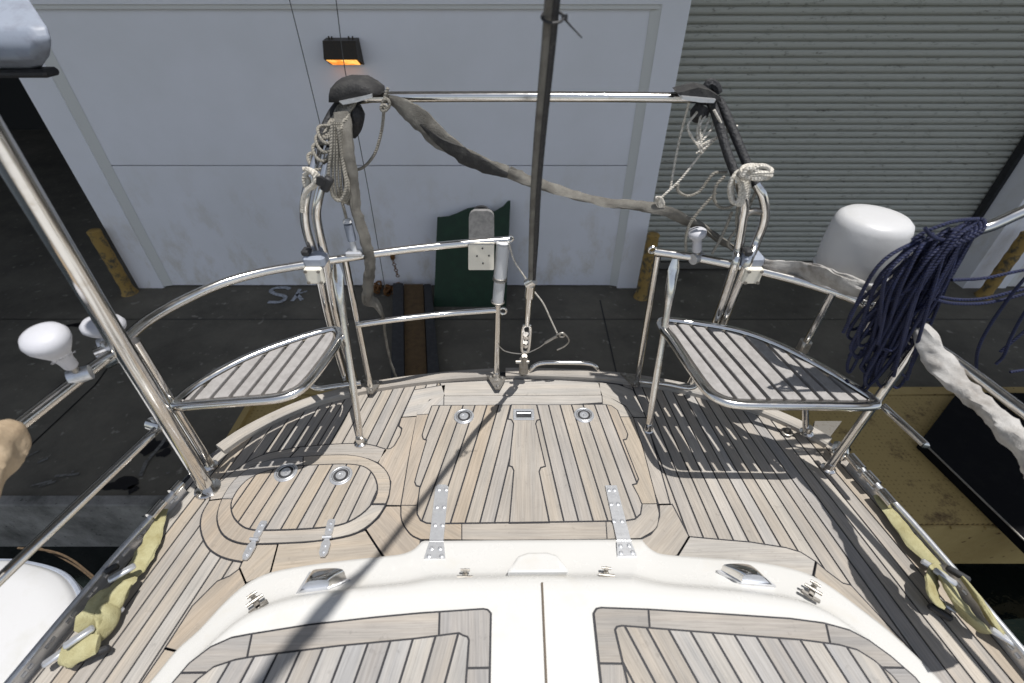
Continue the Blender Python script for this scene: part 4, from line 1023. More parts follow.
# cover on the port corner
m_ = MB(); f_ = [ay(u, v, yB-.03) for u, v in [(329.5, 101.6), (329.5, 95), (331, 88), (337, 81), (347, 78), (364, 78.5), (374, 84), (381, 89.5), (381.5, 94), (370, 95.5), (358.5, 97), (340, 102)]]
c_ = sum(f_, Vector())/len(f_); 
rows = []
for (sc, dy) in ((.55, -.035), (.85, -.028), (1, -.008), (1, .045), (.8, .07)): rows.append([c_+(p-c_)*sc+V(0, dy, 0) for p in f_])
n_ = len(f_); m_.add([p for r_ in rows for p in r_], [(i*n_+k, i*n_+(k+1) % n_, (i+1)*n_+(k+1) % n_, (i+1)*n_+k) for i in range(4) for k in range(n_)]+[tuple(range(n_)), tuple(range(5*n_-1, 4*n_-1, -1))])
m_.build('corner_cover', M['cloth_dark'], df, ang=60)
m_ = MB(); m_.solid([ay(u, v, yB-.07) for u, v in [(339, 101.5), (343, 104.8), (356, 102.5), (372, 97.5), (371.5, 94.7), (358, 97.5)]], (0, .04, .004)); m_.build('corner_plate', M['steel_plate'], df, smooth=False)
m_ = MB(); m_.solid([ay(u, v, yB-.05) for u, v in [(677, 93), (699, 87.5), (709, 90), (720, 97), (722, 102), (712, 100), (682, 96.5)]], (0, .05, .003)); m_.build('corner_cover', M['cloth_dark'], df, smooth=False)
m_ = MB(); m_.solid([ay(u, v, yB-.06) for u, v in [(682, 96.5), (716, 99.5), (714, 103), (700, 102.5), (682, 99.5)]], (0, .04, .003)); m_.build('corner_plate', M['steel_plate'], df, smooth=False)
m_ = MB(); m_.tube([ay(706, 88, yB), ay(710, 83, yB), ay(716, 87, yB), ay(718, 93, yB)], .012, 8); m_.build('pulley_block', M['black_wrap'], df)
m_ = MB(); m_.tube([ay(704, 106, yB), ay(699, 114, yB), ay(697, 122, yB)], [.022, .026, .012], 10); m_.build('pulley_block', M['black_wrap'], df)
m_ = MB(); m_.tube([ay(351, 104, yB), ay(355, 114, yB-.03), ay(355, 128, yB-.03), ay(353, 137, yB-.03)], [.02, .026, .018, .008], 10); m_.build('pulley_block', M['black_wrap'], df)
# clamps (cream plate + grey sleeve)
for (u, v, s_) in ((318, 270, -1), (748, 270, 1)):
    c_ = at(u, v, RZ-.01); m_ = MB(); m_.box(c_+V(0, -.03, 0), (.05, .018, .05), bev=.004)
    cl = m_.build('clamp_plate', M['ivory_plastic'], df, smooth=False)
    for dx, dz in ((-.018, .018), (.018, .018), (-.018, -.018), (.018, -.018)):
        m_ = MB(); m_.lathe([(.0045, 0), (.0045, .005)], c_+V(dx, -.039, dz), (0, -1, 0), 8); m_.build('bolt', M['steel_dull'], cl)
    m_ = MB(); m_.box(c_+V(-.002*s_, .002, .035), (.062, .05, .036), bev=.008); m_.build('clamp_sleeve', M['blue_plastic'], df, smooth=False)
    m_ = MB(); m_.box(c_+V(-.022*s_ if s_ > 0 else -.016, -.004, .062), (.022, .03, .018), bev=.004); m_.build('clamp_wedge', M['black_rubber'], df, smooth=False)
tubeobj([ay(313, 212, yA), ay(317, 216, yA)], .008, 'brace', df); tubeobj([ay(744, 216, yA), ay(753, 211, yA), ay(761, 212, yA)], .009, 'brace', df, 'steel_dull')

# ================================================================== BACKSTAY
def bs(u, v):      # point of the stay plane Y = 1.40 - .43 z
    d = ray(u, v); t = (1.40-.43*CH)/(d.y+.43*d.z); return V(d.x*t, d.y*t, CH+d.z*t)
st = thing('backstay', at(522, 375, .03), 'backstay with turnbuckle rising from stern centre, dark cable bound alongside', 'rigging stay')
a0 = bs(523.5, 372); a1 = bs(525, 352); a2 = bs(527, 325); a3 = bs(528.5, 308); a4 = bs(530, 286); 
m_ = MB(); m_.tube([bs(523, 374), bs(524.5, 356)], .010, 10, 0); m_.box(bs(523.5, 366), (.034, .028, .075), bev=.006); m_.tube([bs(522.5, 362)+V(-.025, 0, 0), bs(522.5, 362)+V(.025, 0, 0)], .007, 8, 0); m_.build('toggle', M['steel_dull'], st, ang=40)
m_ = MB()
for dx in (-.012, .012): m_.tube([a1+V(dx*.3, 0, 0), a1.lerp(a2, .12)+V(dx, 0, 0), a1.lerp(a2, .88)+V(dx, 0, 0), a2+V(dx*.3, 0, 0)], .0055, 10, 4)
for t in (.3, .62): m_.lathe([(.010, -.01), (.010, .01)], a1.lerp(a2, t), (a2-a1), 12)
m_.build('turnbuckle', M['chrome'], st)
tubeobj([a2, a2.lerp(a4, .35), a4], [.0075, .0085, .010], 'stay_rod', st, 'chrome', smooth=0)
m_ = MB(); m_.tube([bs(529.5, 296), bs(530.6, 284)], .014, 12, 0); m_.tube([bs(530.6, 284)+V(-.01, 0, 0), bs(530.8, 280)+V(.01, 0, 0)], .014, 12, 0); m_.build('fork', M['chrome'], st)
up = [bs(530.5, 286), bs(531.5, 240), bs(533.5, 190), bs(537, 140), bs(541, 95), bs(545.5, 45), bs(549, 0)]
dd = (up[-1]-up[-2]); more = [up[-1]+dd.normalized()*q for q in (.4, 1.2, 3, 6)]
m_ = MB(); m_.tube(up+more, .0068, 10, 3); m_.build('stay_wire', M['cloth_grey'], st)
m_ = MB(); m_.tube([p+V(.0095, .003, 0) for p in up+more], [.004, .0085]+[.0075]*(len(up+more)-2), 10, 3); m_.build('stay_cable', M['black_wrap'], st)
m_ = MB(); a = up[-1]+dd.normalized()*1.35; m_.tube([a+dd.normalized()*q for q in (0, .15, .35, .6, .9, 1.3, 1.5)], [.006, .012, .020, .022, .020, .018, .010], 14, 5, crump=(.008, 9)); m_.build('stay_cover', M['cloth_dark'], st)
m_ = MB(); c_ = bs(550, 17); m_.ring(c_+V(.004, 0, 0), .0165, .0022, dd, 16); m_.box(c_+V(.022, 0, 0), (.009, .008, .007)); e = bs(582, 38); m_.tube([c_+V(.02, 0, 0), c_.lerp(e, .5)+V(0, 0, .008), e], [.0015, .0016, .0009], 6)
m_.build('cable_tie', M['black_rubber'], st)

# thin line with hook
m_ = MB(); yl = Yt-.02
m_.tube([ay(u, v, yl) for u, v in [(509, 243), (514, 260), (524, 276), (533, 290), (543, 303), (551, 320), (557, 333)]], .0028, 6, 4)
solo(m_, 'thin_line', M['rope_white'], 'thin pale cord from the stern rail end down to a small hook', 'cord')
m_ = MB(); m_.tube([ay(u, v, yl) for u, v in [(500, 347), (505, 351), (516, 353.5), (527, 353), (540, 347), (548, 341), (558, 337)]], .0022, 6, 4)
m_.tube([ay(545, 343, yl), ay(557, 336, yl)], .005, 8, 0); m_.tube([ay(u, v, yl) for u, v in [(556, 335), (563, 333), (569, 340), (565, 346), (557, 350)]], .003, 8, 4); m_.ring(ay(562, 335, yl), .009, .004, (0, 1, 0), 10)
solo(m_, 'snap_hook', M['steel_dull'], 'small steel snap hook on a wire dangling behind the backstay', 'hook')

# ================================================================== equipment on the rails
# outboard pad: ivory plate under and grey rounded plate above the rail
op_ = thing('outboard_bracket', ay(481, 272, Yt-.03), 'ivory mounting plate with bolt holes and grey rounded pad on the stern rail', 'bracket')
m_ = MB(); yy = Yt-.02
def rrect(u0, v0, u1, v1, r, rb): 
    o = []
    for (cxx, cyy, a0, rr) in ((u1-r, v0+r, -90, r), (u1-rb, v1-rb, 0, rb), (u0+rb, v1-rb, 90, rb), (u0+r, v0+r, 180, r)):
        for i in range(5): a = math.radians(a0+i*22.5); o.append((cxx+rr*math.cos(a), cyy+rr*math.sin(a)))
    return o
m_.solid([ay(u, v, yy) for u, v in rrect(468.3, 245, 494, 270, 1, 1.4)], (0, .018, 0)); m_.build('lower_plate', M['ivory_plastic'], op_, smooth=False)
m_ = MB()
for (u, v) in ((477, 256), (489, 255.6), (483, 263.3), (482.5, 248.3)): m_.lathe([(.0028, -.001), (.0028, .002)], ay(u, v, yy), (0, -1, 0), 10)
m_.build('bolt_holes', M['black_rubber'], op_)
m_ = MB(); m_.solid([ay(u, v, yy+.03) for u, v in rrect(468.8, 211, 494, 241, 7, .5)], (0, .016, 0)); m_.build('upper_pad', M['grey_board'], op_, smooth=False)
m_ = MB(); m_.solid([ay(u, v, yy+.05) for u, v in rrect(472, 206.8, 490.5, 238, 8, .5)], (0, .012, 0)); m_.build('backing_pad', M['black_rubber'], op_, smooth=False)

# satellite dome
dm = at(851, 283, RZ+.01); DYm = 1.17
top = ay(871, 217, DYm); bot = ay(853, 262, DYm); Rr = .094; base = V(bot.x, DYm, bot.z-.015); hgt = top.z-base.z+.01
dome = thing('antenna_dome', base, 'large white satellite dome on the starboard stern rail', 'antenna dome')
m_ = MB(); m_.lathe([(Rr*.93, .0), (Rr*.97, .02), (Rr, .05), (Rr*.99, hgt*.60), (Rr*.97, hgt*.80), (Rr*.92, hgt*.90), (Rr*.80, hgt*.96), (Rr*.5, hgt*.99), (Rr*.2, hgt)], base, (0.02, 0, 1), 48); m_.build('dome', M['white_plastic'], dome, ang=50)
m_ = MB(); m_.lathe([(Rr*.7, -.025), (Rr*.9, -.02), (Rr*.98, -.004), (Rr*.93, .002)], base, (0, 0, 1), 40); m_.build('base_flange', M['white_plastic'], dome, ang=50)
# mushroom antennas
def mushroom(base, axis, sc, label, prof, stem, clampm='white_plastic', text=None):
    t = thing('gps_antenna', base, label, 'antenna', 'mushroom antennas on the rails')
    ax = Vector(axis).normalized(); m_ = MB(); m_.tube([base, base+ax*stem], .010*sc, 12, 0); m_.build('stem', M['steel_dull'], t)
    m_ = MB(); m_.lathe([(r*sc, h*sc) for r, h in prof], base+ax*stem, ax, 36); cap = m_.build('cap', M['antenna_white'], t, ang=50)
    m_ = MB(); m_.tube([base-V(.016, .010, 0), base+V(.016, .010, 0)], .016, 12, 0); m_.build('rail_clamp', M['steel_plate'], t, ang=40)
    return t, cap, ax
bR = at(697, 258, RZ); topR = ay(697, 229, bR.y)
mushroom(bR, topR-bR, 1.0, 'small white mushroom antenna on the starboard rail by the davit clamp', [(.011, 0), (.014, .004), (.0125, .03), (.014, .042), (.024, .052), (.0265, .060), (.025, .068), (.017, .073), (.005, .075)], .022)
bL = at(80, 375, RZ+.012); tL = bL+V(-.135, .0, .10)
capc = ay(49, 343, bL.y-.02); ax = (capc-bL)
tg, cap, axv = mushroom(bL, ax, .76, 'big white pear-shaped antenna with small printed lettering, leaning left on the port rail', [(.014, 0), (.017, .004), (.019, .03), (.025, .055), (.040, .082), (.050, .102), (.052, .116), (.046, .130), (.030, .139), (.006, .142)], .030)
bM_ = at(109, 343, RZ+.0); cm_ = ay(101, 318, bM_.y+.01)
mushroom(bM_, (cm_-bM_)+V(0, 0, .0), 1.0, 'round white antenna cap half hidden behind the thick port frame post', [(.012, 0), (.014, .01), (.03, .018), (.041, .028), (.042, .038), (.035, .048), (.018, .055), (.005, .057)], .012)
# printed lettering on the antenna
cu = bpy.data.curves.new('lettering', 'FONT'); cu.body = 'GARMIN'; cu.size = .0115; cu.extrude = .0003; cu.align_x = 'CENTER'
to = bpy.data.objects.new('tmp', cu); COL.objects.link(to); bpy.context.view_layer.update()
tme = bpy.data.meshes.new_from_object(to.evaluated_get(bpy.context.evaluated_depsgraph_get())); COL.objects.unlink(to)
lt = bpy.data.objects.new('lettering', tme); COL.objects.link(lt); tme.materials.clear(); tme.materials.append(M['printed_grey'])
cpos = bL+axv*(.035+.074)
vd = (Vector((0, 0, CH))-cpos); nrm = (vd-axv*vd.dot(axv)).normalized()
nrm = (nrm+axv*-.45).normalized()
xax = (axv.cross(nrm)); xax.normalize(); xax = -xax if xax.x < 0 else xax; yax = nrm.cross(xax)
rot = Matrix((xax, yax, nrm)).transposed()
lt.parent = tg; lt.matrix_local = Matrix.Translation(cpos+nrm*.0445-ORG[tg.name]) @ rot.to_4x4()
# rope tensioner
tb = ay(355, 252, tl.y); te = ay(347.5, 222, tl.y)
m_ = thing('line_tensioner', tb, 'small blue and white tensioner standing on the port rail beside the grey strap', 'tensioner')
q = MB(); q.tube([tb, tb.lerp(te, .42)], [.009, .008], 12, 0); q.build('stem', M['pvc'], m_)
q = MB(); q.tube([tb.lerp(te, .40), tb.lerp(te, .92)], .0125, 14, 0); q.build('blue_sleeve', M['blue_plastic'], m_, ang=40)
q = MB(); q.lathe([(.014, 0), (.010, .008), (.004, .012)], te, (te-tb), 12); q.build('cap', M['white_plastic'], m_, ang=40)
q = MB(); q.box(tb+V(0, -.005, 0), (.05, .03, .016), bev=.004); q.build('base_clamp', M['steel_plate'], m_, smooth=False)

# blue-grey outboard style housing top-left
hY = 1.25
hs = thing('motor_housing', ay(0, 70, hY), 'pale blue-grey rounded housing at the top left above the port frame', 'housing')
def hpt(u, v, y): return ay(u, v, y)
prof_h = [(27, -12), (39.5, 22), (41, 26), (46.5, 40), (46.8, 46), (44.5, 56), (39, 66)]
xr_ = [ay(u, v, hY).x for u, v in prof_h]; zr_ = [ay(u, v, hY).z for u, v in prof_h]
ztop = ay(0, 25, hY).z; 
m_ = MB()
xR_ = ay(39.5, 24, hY).x; zF = ay(0, 26, hY).z
rws = [(hY+.06, [(-300, 74), (38, 69)]), (hY+.01, [(-300, 70), (42.5, 60)]), (hY, [(-300, 56), (46.3, 49)]), (hY, [(-300, 48), (45.8, 40)]), (hY+.012, [(-300, 36), (41, 27)]), (hY+.03, [(-300, 32), (38, 22)]), (hY+.13, [(-300, 2), (26, -8)]), (hY+.24, [(-300, -20), (8, -38)]), (hY+.26, [(-300, 40), (0, 40)]), (hY+.2, [(-300, 70), (10, 66)])]
vs = []; NR = len(rws)
for Yr, ((ua, va), (ub, vb)) in rws:
    a, b = ay(ua, va, Yr), ay(ub, vb, Yr); a = V(-1.9, a.y, b.z+(a.z-b.z)*.25)
    vs += [a, b.lerp(a, .03), b]
# rounded corner: pull the outermost column slightly in depth
for i in range(NR): vs[3*i+2] = vs[3*i+2]+V(0, .02 if i < 6 else 0, 0)
fs = [(3*i+k, 3*i+k+1, 3*((i+1) % NR)+k+1, 3*((i+1) % NR)+k) for i in range(NR) for k in range(2)]+[tuple(3*i+2 for i in range(NR)), tuple(3*i for i in reversed(range(NR)))]
m_ = MB(); m_.add(vs, fs); hb_ = m_.build('shell', M['blue_plastic'], hs, ang=28)
bv = hb_.modifiers.new('b', 'BEVEL'); bv.width = .008; bv.segments = 3; bv.limit_method = 'ANGLE'
m_ = MB(); m_.box((xR_-.515, hY+.07, ay(0, 73, hY).z-.010), (.86, .05, .018), bev=.006); m_.build('base_tray', M['black_rubber'], hs, smooth=False)

# tan leather cover on the port rail
m_ = MB(); q = [at(u, v, RZ) for u, v in [(17, 427), (8, 436), (-10, 450), (-44, 477), (-84, 509)]]
m_.tube(q, [.016, .034, .046, .056, .06], 30, 14, flat=lambda t: 1+.1*math.sin(t*9), crump=(.006, 9), fold=.05)
solo(m_, 'rail_cover', M['leather_tan'], 'tan leather pad wrapped round the port rail at the left edge', 'rail pad')

# ================================================================== cloth straps
def wob(pts, k): return [p+V(random.uniform(-k, k), random.uniform(-k, k), random.uniform(-k, k)) for p in pts]
dv = thing('canvas_strap', ay(510, 170, 1.36), 'long dirty grey canvas strap drooping across the stern frame, twisted dark in the middle', 'strap')
S1 = [(386, 99, 1.37), (402, 107, 1.36), (420, 121, 1.34), (440, 139, 1.33), (462, 152, 1.32), (485, 163, 1.32), (508, 172, 1.32)]
S2 = [(508, 172, 1.32), (530, 181, 1.32), (560, 191, 1.33), (600, 201, 1.34), (640, 206, 1.34), (668, 212, 1.33), (695, 224, 1.32), (722, 241, 1.30), (745, 256, 1.28)]
S3 = [(745, 256, 1.27), (765, 265, 1.22), (795, 270, 1.17), (820, 274, 1.10), (842, 283, 1.03), (862, 291, 1.0), (880, 300, .99)]
m_ = MB(); m_.tube([ay(*p) for p in S1], [.010, .018, .025, .021, .014, .012, .013], 18, 9, flat=.26, roll=lambda t: 1.45+.7*t, crump=(.0015, 18), fold=.10); m_.build('upper_length', M['cloth_grey'], dv)
m_ = MB(); m_.tube([ay(u, v+3.5, y-.012) for u, v, y in S1[2:]], [.003, .011, .019, .016, .006], 18, 9, flat=.26, roll=lambda t: 1.2+.5*t, crump=(.0015, 18), fold=.10); m_.build('dark_fold', M['cloth_dark'], dv)
m_ = MB(); m_.tube([ay(*p) for p in S2], [.013, .014, .0135, .013, .012, .013, .018, .020, .016], 18, 9, flat=.42, roll=lambda t: 1.5+1.2*math.sin(t*5), crump=(.0015, 20), fold=.12); m_.build('middle_length', M['cloth_grey'], dv)
m_ = MB(); m_.tube([ay(*p) for p in S3], [.014, .016, .022, .025, .024, .022, .012], 22, 10, flat=.34, roll=lambda t: 1.5-.2*t, crump=(.003, 14), fold=.14); m_.build('lower_length', M['cloth_light'], dv)
m_ = MB(); m_.tube([ay(u, v, y) for u, v, y in [(341, 112, 1.33), (345, 130, 1.31), (349, 155, 1.29), (353, 185, 1.28), (357, 215, 1.27), (365, 240, 1.27), (370, 262, 1.28), (369, 283, 1.29), (368, 298, 1.3), (377, 306, 1.32), (383, 318, 1.34), (386, 340, 1.38), (391, 362, 1.4), (397, 381, 1.42)]],
             [.015, .016, .014, .013, .013, .014, .016, .020, .020, .012, .008, .006, .006, .008], 20, 9, flat=.45, roll=lambda t: 1.2*t, crump=(.002, 18), fold=.12)
solo(m_, 'hanging_strap', M['cloth_grey'], 'grey canvas strap hanging down from the port frame corner past the rail', 'strap')
m_ = MB(); q = [at(u, v, z) for u, v, z in [(908, 309, .62), (916, 322, .59), (925, 338, .57), (936, 358, .54), (952, 378, .52), (972, 396, .51), (996, 418, .51), (1024, 446, .51), (1070, 490, .51), (1200, 600, .5)]]
m_.tube(q, [.008, .016, .020, .023, .023, .022, .023, .024, .045, .05], 26, 14, flat=lambda t: .82+.1*math.sin(t*37), roll=lambda t: 5*t, crump=(.0012, 18), fold=.09)  # out-of-view end thickened to widen the shadow band on the side deck
solo(m_, 'rail_wrap', M['cloth_light'], 'dirty off-white cloth roll twisted along the starboard side rail', 'cloth wrap')

# ================================================================== ropes
def ropes(name, strands, r, m, label, cat, n=7, s=6, grp=None):
    m_ = MB()
    for q in strands: m_.tube(q, r, n, s)
    return solo(m_, name, M[m], label, cat, grp)
# port leg: coils of grey rope
st_ = []
for k in range(14):
    t = k/13; u, v = 345-14*t, 104+26*t; c_ = ay(u+2, v, 1.37-.06*t); R_ = .025+.004*math.sin(k)
    st_.append([c_+V(R_*math.cos(a)*1.0, R_*math.sin(a)*.9, .012*math.cos(a)+.010*math.sin(a)) for a in [2*math.pi*i/12 for i in range(14)]])
for k in range(4):
    u, v = 326-3.2*k+random.uniform(-1, 1), 132+9*k; c_ = ay(u+2, v, 1.29); R_ = .024
    st_.append([c_+V(R_*math.cos(a), R_*math.sin(a)*.8, .006*math.cos(a*2)+.016*math.sin(a)) for a in [2*math.pi*i/12 for i in range(13)]])
for k in range(6):
    dx = k*2.2; y = 1.27+.01*k
    st_.append([ay(332+dx, 122, y), ay(331+dx*1.3, 150, y-.02), ay(329+dx*1.8, 175+3*k, y-.03), ay(333+dx*1.7, 196+2*k, y-.03), ay(341+dx*1.2, 200-k, y-.03), ay(346+dx*.6, 185, y-.02), ay(342+dx*.4, 160, y), ay(338+dx*.5, 128, y)])
st_.append([ay(u, v, 1.27) for u, v in [(337, 185), (343, 205), (347, 221)]])
ropes('rope_coil', st_, .0042, 'rope_grey', 'grey rope coiled and looped round the port leg of the stern frame', 'rope')
ropes('rope_loop', [[ay(u, v, 1.36) for u, v in [(388, 88), (385, 97), (384, 106), (383, 122), (380, 138), (374, 155), (362, 168), (348, 169), (340, 158), (338, 140), (341, 125)]],
                    [ay(386+3.5*math.cos(a), 104+5*math.sin(a), 1.35) for a in [i*.9 for i in range(14)]],
                    [ay(384+3*math.cos(a), 108+3*math.sin(a), 1.34) for a in [1+i*.8 for i in range(9)]]], .0042, 'rope_grey', 'knotted rope hanging in a loop from the cross bar near its port end', 'rope')
ropes('rope_knot', [[ay(u, v, 1.20) for u, v in [(303, 169), (311, 170), (318, 176), (316, 185), (308, 190), (303, 198), (302, 212)]], [ay(u, v, 1.21) for u, v in [(304, 173), (309, 181), (306, 187), (304, 178), (310, 172), (317, 181), (312, 189)]],
                    [ay(u, v, 1.19) for u, v in [(305, 168), (313, 174), (314, 183), (306, 191), (303, 203)]]], .0055, 'rope_white', 'white rope hitch tied on the port leg at its bend', 'rope')
m_ = MB(); c_ = ay(327, 184, 1.2); m_.box(c_, (.022, .02, .04), Matrix.Rotation(.6, 3, 'Y'), .004); m_.lathe([(.012, 0), (.012, .012)], ay(321, 180, 1.2), (0, -1, 0), 12)
solo(m_, 'rope_clutch', M['black_rubber'], 'small black rope clamp with white body on the port leg', 'clamp')
# starboard: bundle
bun = []
for k in range(5):
    c_ = ay(755, 172+k*1.8, 1.21); R_ = .030
    bun.append([c_+V(R_*1.15*math.cos(a), R_*math.sin(a)*.8, .008*math.sin(a*1+k)+.004*k) for a in [2*math.pi*i/12+k for i in range(13)]])
for k in range(3): bun.append([ay(u+k, v+k*2, 1.19+.01*k) for u, v in [(742, 176), (748, 168), (757, 170), (765, 174), (768, 168), (760, 166), (750, 171)]])
ropes('rope_bundle', bun, .0062, 'rope_white', 'white rope turns wound round the starboard leg at its bend', 'rope')
bun = []
for k in range(5):
    cx_, cy__ = 735+k*1.3, 190-k*.5; bun.append([ay(cx_+(5.5+.8*k)*math.cos(a), cy__+(13+k)*math.sin(a), 1.22+.004*k) for a in [2*math.pi*i/12 for i in range(14)]])
ropes('rope_coil', bun, .0058, 'rope_white', 'short white rope coil hanging from the inner starboard leg', 'rope')
bun = []
bun.append([ay(u, v, 1.25) for u, v in [(725, 176), (716, 186), (714, 199), (720, 207), (730, 207), (738, 200), (745, 188), (752, 176)]])
bun.append([ay(u, v, 1.25) for u, v in [(748, 178), (742, 192), (738, 208), (737, 225), (744, 240), (738, 250), (729, 246), (730, 238), (742, 222), (752, 200), (760, 184)]])
bun.append([ay(u, v, 1.26) for u, v in [(732, 212), (724, 232), (712, 254)]])
bun.append([ay(u, v, 1.27) for u, v in [(716, 193), (700, 210), (690, 224), (686, 236), (686, 251)]])
bun.append([ay(u, v, 1.3) for u, v in [(727, 172), (715, 173), (708, 180), (700, 191), (688, 196), (678, 191), (678, 184)]])
bun.append([ay(u, v, 1.28) for u, v in [(744, 196), (752, 184), (758, 175)]])
ropes('rope_tangle', bun, .0042, 'rope_grey', 'loose grey rope loops dangling between the starboard frame legs and rail', 'rope')
bun = [[ay(689, 103, yB), ay(679, 142, yB), ay(670, 190, 1.36)], [ay(716, 138, 1.36), ay(700, 155, 1.36), ay(680, 180, 1.35), ay(660, 199, 1.34), ay(655, 208, 1.34)]]
for k in range(5): bun.append([ay(660+4*math.cos(a+k), 202+5*math.sin(a*1.3+k), 1.33) for a in [i*.8 for i in range(7)]])
for k in range(9):
    u0 = 697+k*4.2; bun.append([ay(u0, 112+k*2, 1.38), ay(u0-8+k*2+random.uniform(-4, 4), 130+random.uniform(-4, 4), 1.36), ay(700-6*k+random.uniform(-4, 4)+k*6, 148+random.uniform(-6, 6), 1.35)])
bun.append([ay(u, v, 1.35) for u, v in [(714, 110), (722, 125), (728, 140), (730, 155)]])
ropes('lashing_line', bun, .0034, 'rope_white', 'thin pale lashing lines running from the starboard frame corner to the strap', 'line')
# two thin wires
for pts, lab in (([(288, -6), (305, 62), (321, 128)], 'thin dark wire slanting down to the coiled rope on the port leg'),
                 ([(336, 0), (345, 70), (357, 130), (371, 205), (385, 288)], 'thin dark wire passing the wall lamp and hanging behind the port rail')):
    m_ = MB(); m_.tube([ay(u, v, 1.5) for u, v in pts], .0013, 6, 4); solo(m_, 'thin_wire', M['wire'], lab, 'wire')

# davit tube starboard & blue rope hank
tubeobj([ay(u, v, y) for u, v, y in [(868, 330, 1.0), (880, 305, .99), (890, 288, .98), (903, 268, .97), (921, 251, .96), (940, 242, .96), (962, 234, .96), (990, 226, .96), (1024, 211, .96), (1100, 180, .96), (1200, 140, .96)]], .0125, 'bimini_tube', Y_)
random.seed(11)
hk = []
for k in range(42):
    t = k/41; u0 = 978-random.uniform(0, 60); v0 = 222+(978-u0)*.28+random.uniform(-2, 8)
    ue = 842+random.uniform(0, 62)+ (u0-920)*.1; ve = 325+random.uniform(-10, 55)
    mu = (u0+ue)/2+random.uniform(-14, 4); mv = (v0+ve)/2+random.uniform(-14, 6)
    y0 = .94+random.uniform(-.03, .04)
    sag = random.uniform(2, 12)
    hk.append([ay(u0, v0, y0), ay(u0*.7+mu*.3, v0*.7+mv*.3-4, y0-.015), ay(mu, mv, y0-.02), ay(ue+8, ve-18, y0), ay(ue-2, ve+sag*.5, y0+.01), ay(ue+7+random.uniform(0, 6), ve+sag, y0+.02), ay(mu+14, mv+16, y0+.01), ay(u0+6, v0+3, y0+.02)] if k % 2 else
              [ay(u0, v0, y0), ay(mu, mv-5, y0-.02), ay(ue, ve, y0)])
for k in range(7):
    c_ = ay(972-k*4.5, 229+k*2.2, .96); R_ = .021
    hk.append([c_+V(.010*math.sin(a), R_*math.cos(a), R_*math.sin(a)) for a in [2*math.pi*i/10 for i in range(12)]])
for q in ([(912, 240, .92), (925, 232, .92), (945, 224, .92), (962, 220, .93), (978, 219, .95)], [(925, 228, .91), (932, 236, .91), (944, 240, .92), (956, 236, .92)],
          [(868, 334, .97), (890, 330, .95), (905, 322, .95), (930, 320, .95)], [(846, 380, .97), (858, 392, .97), (869, 386, .97), (876, 362, .96), (882, 340, .96)],
          [(884, 350, .96), (868, 378, .96), (862, 390, .96)], [(897, 340, .95), (880, 360, .95), (876, 376, .95), (880, 386, .95), (890, 388, .95)],
          [(900, 268, .94), (880, 300, .94), (862, 330, .95), (848, 362, .96), (850, 372, .96), (862, 350, .96)]):
    hk.append([ay(*p) for p in q])
ropes('rope_hank', hk, .0040, 'rope_blue', 'thick hank of dark blue rope draped over the starboard tube', 'rope')
hk = []
for q in ([(952, 280, .95), (985, 278, .95), (1024, 270, .95), (1080, 262, .95)], [(925, 296, .94), (950, 303, .94), (985, 303, .94), (1024, 294, .94), (1070, 280, .94)],
          [(920, 288, .95), (945, 298, .95), (980, 299, .95), (1020, 290, .95), (1060, 284, .95)],
          [(1040, 262, .93), (1015, 290, .93), (990, 325, .94), (978, 350, .94), (976, 374, .95)], [(1060, 275, .93), (1030, 305, .93), (1012, 335, .93), (1004, 355, .93), (996, 364, .93)],
          [(1050, 310, .95), (1020, 335, .95), (1000, 352, .95)], [(1010, 372, .96), (1030, 368, .96), (1060, 352, .96)], [(958, 250, .95), (945, 285, .94), (925, 318, .94), (915, 335, .95)]):
    hk.append([ay(*p) for p in q])
ropes('rope_loop', hk, .0038, 'rope_blue', 'loose dark blue rope bights trailing to the right edge below the tube', 'rope')
m_ = MB()
for q in ([(893, 321, .95), (906, 333, .95), (918, 342, .95)], [(893, 321, .95), (903, 322, .95), (912, 330, .95)], [(896, 324, .95), (908, 342, .95), (912, 346, .95)]): m_.tube([ay(*p) for p in q], .002, 6, 4)
solo(m_, 'thin_line', M['rope_white'], 'short thin white cord ends under the blue hank at the rail corner', 'cord')

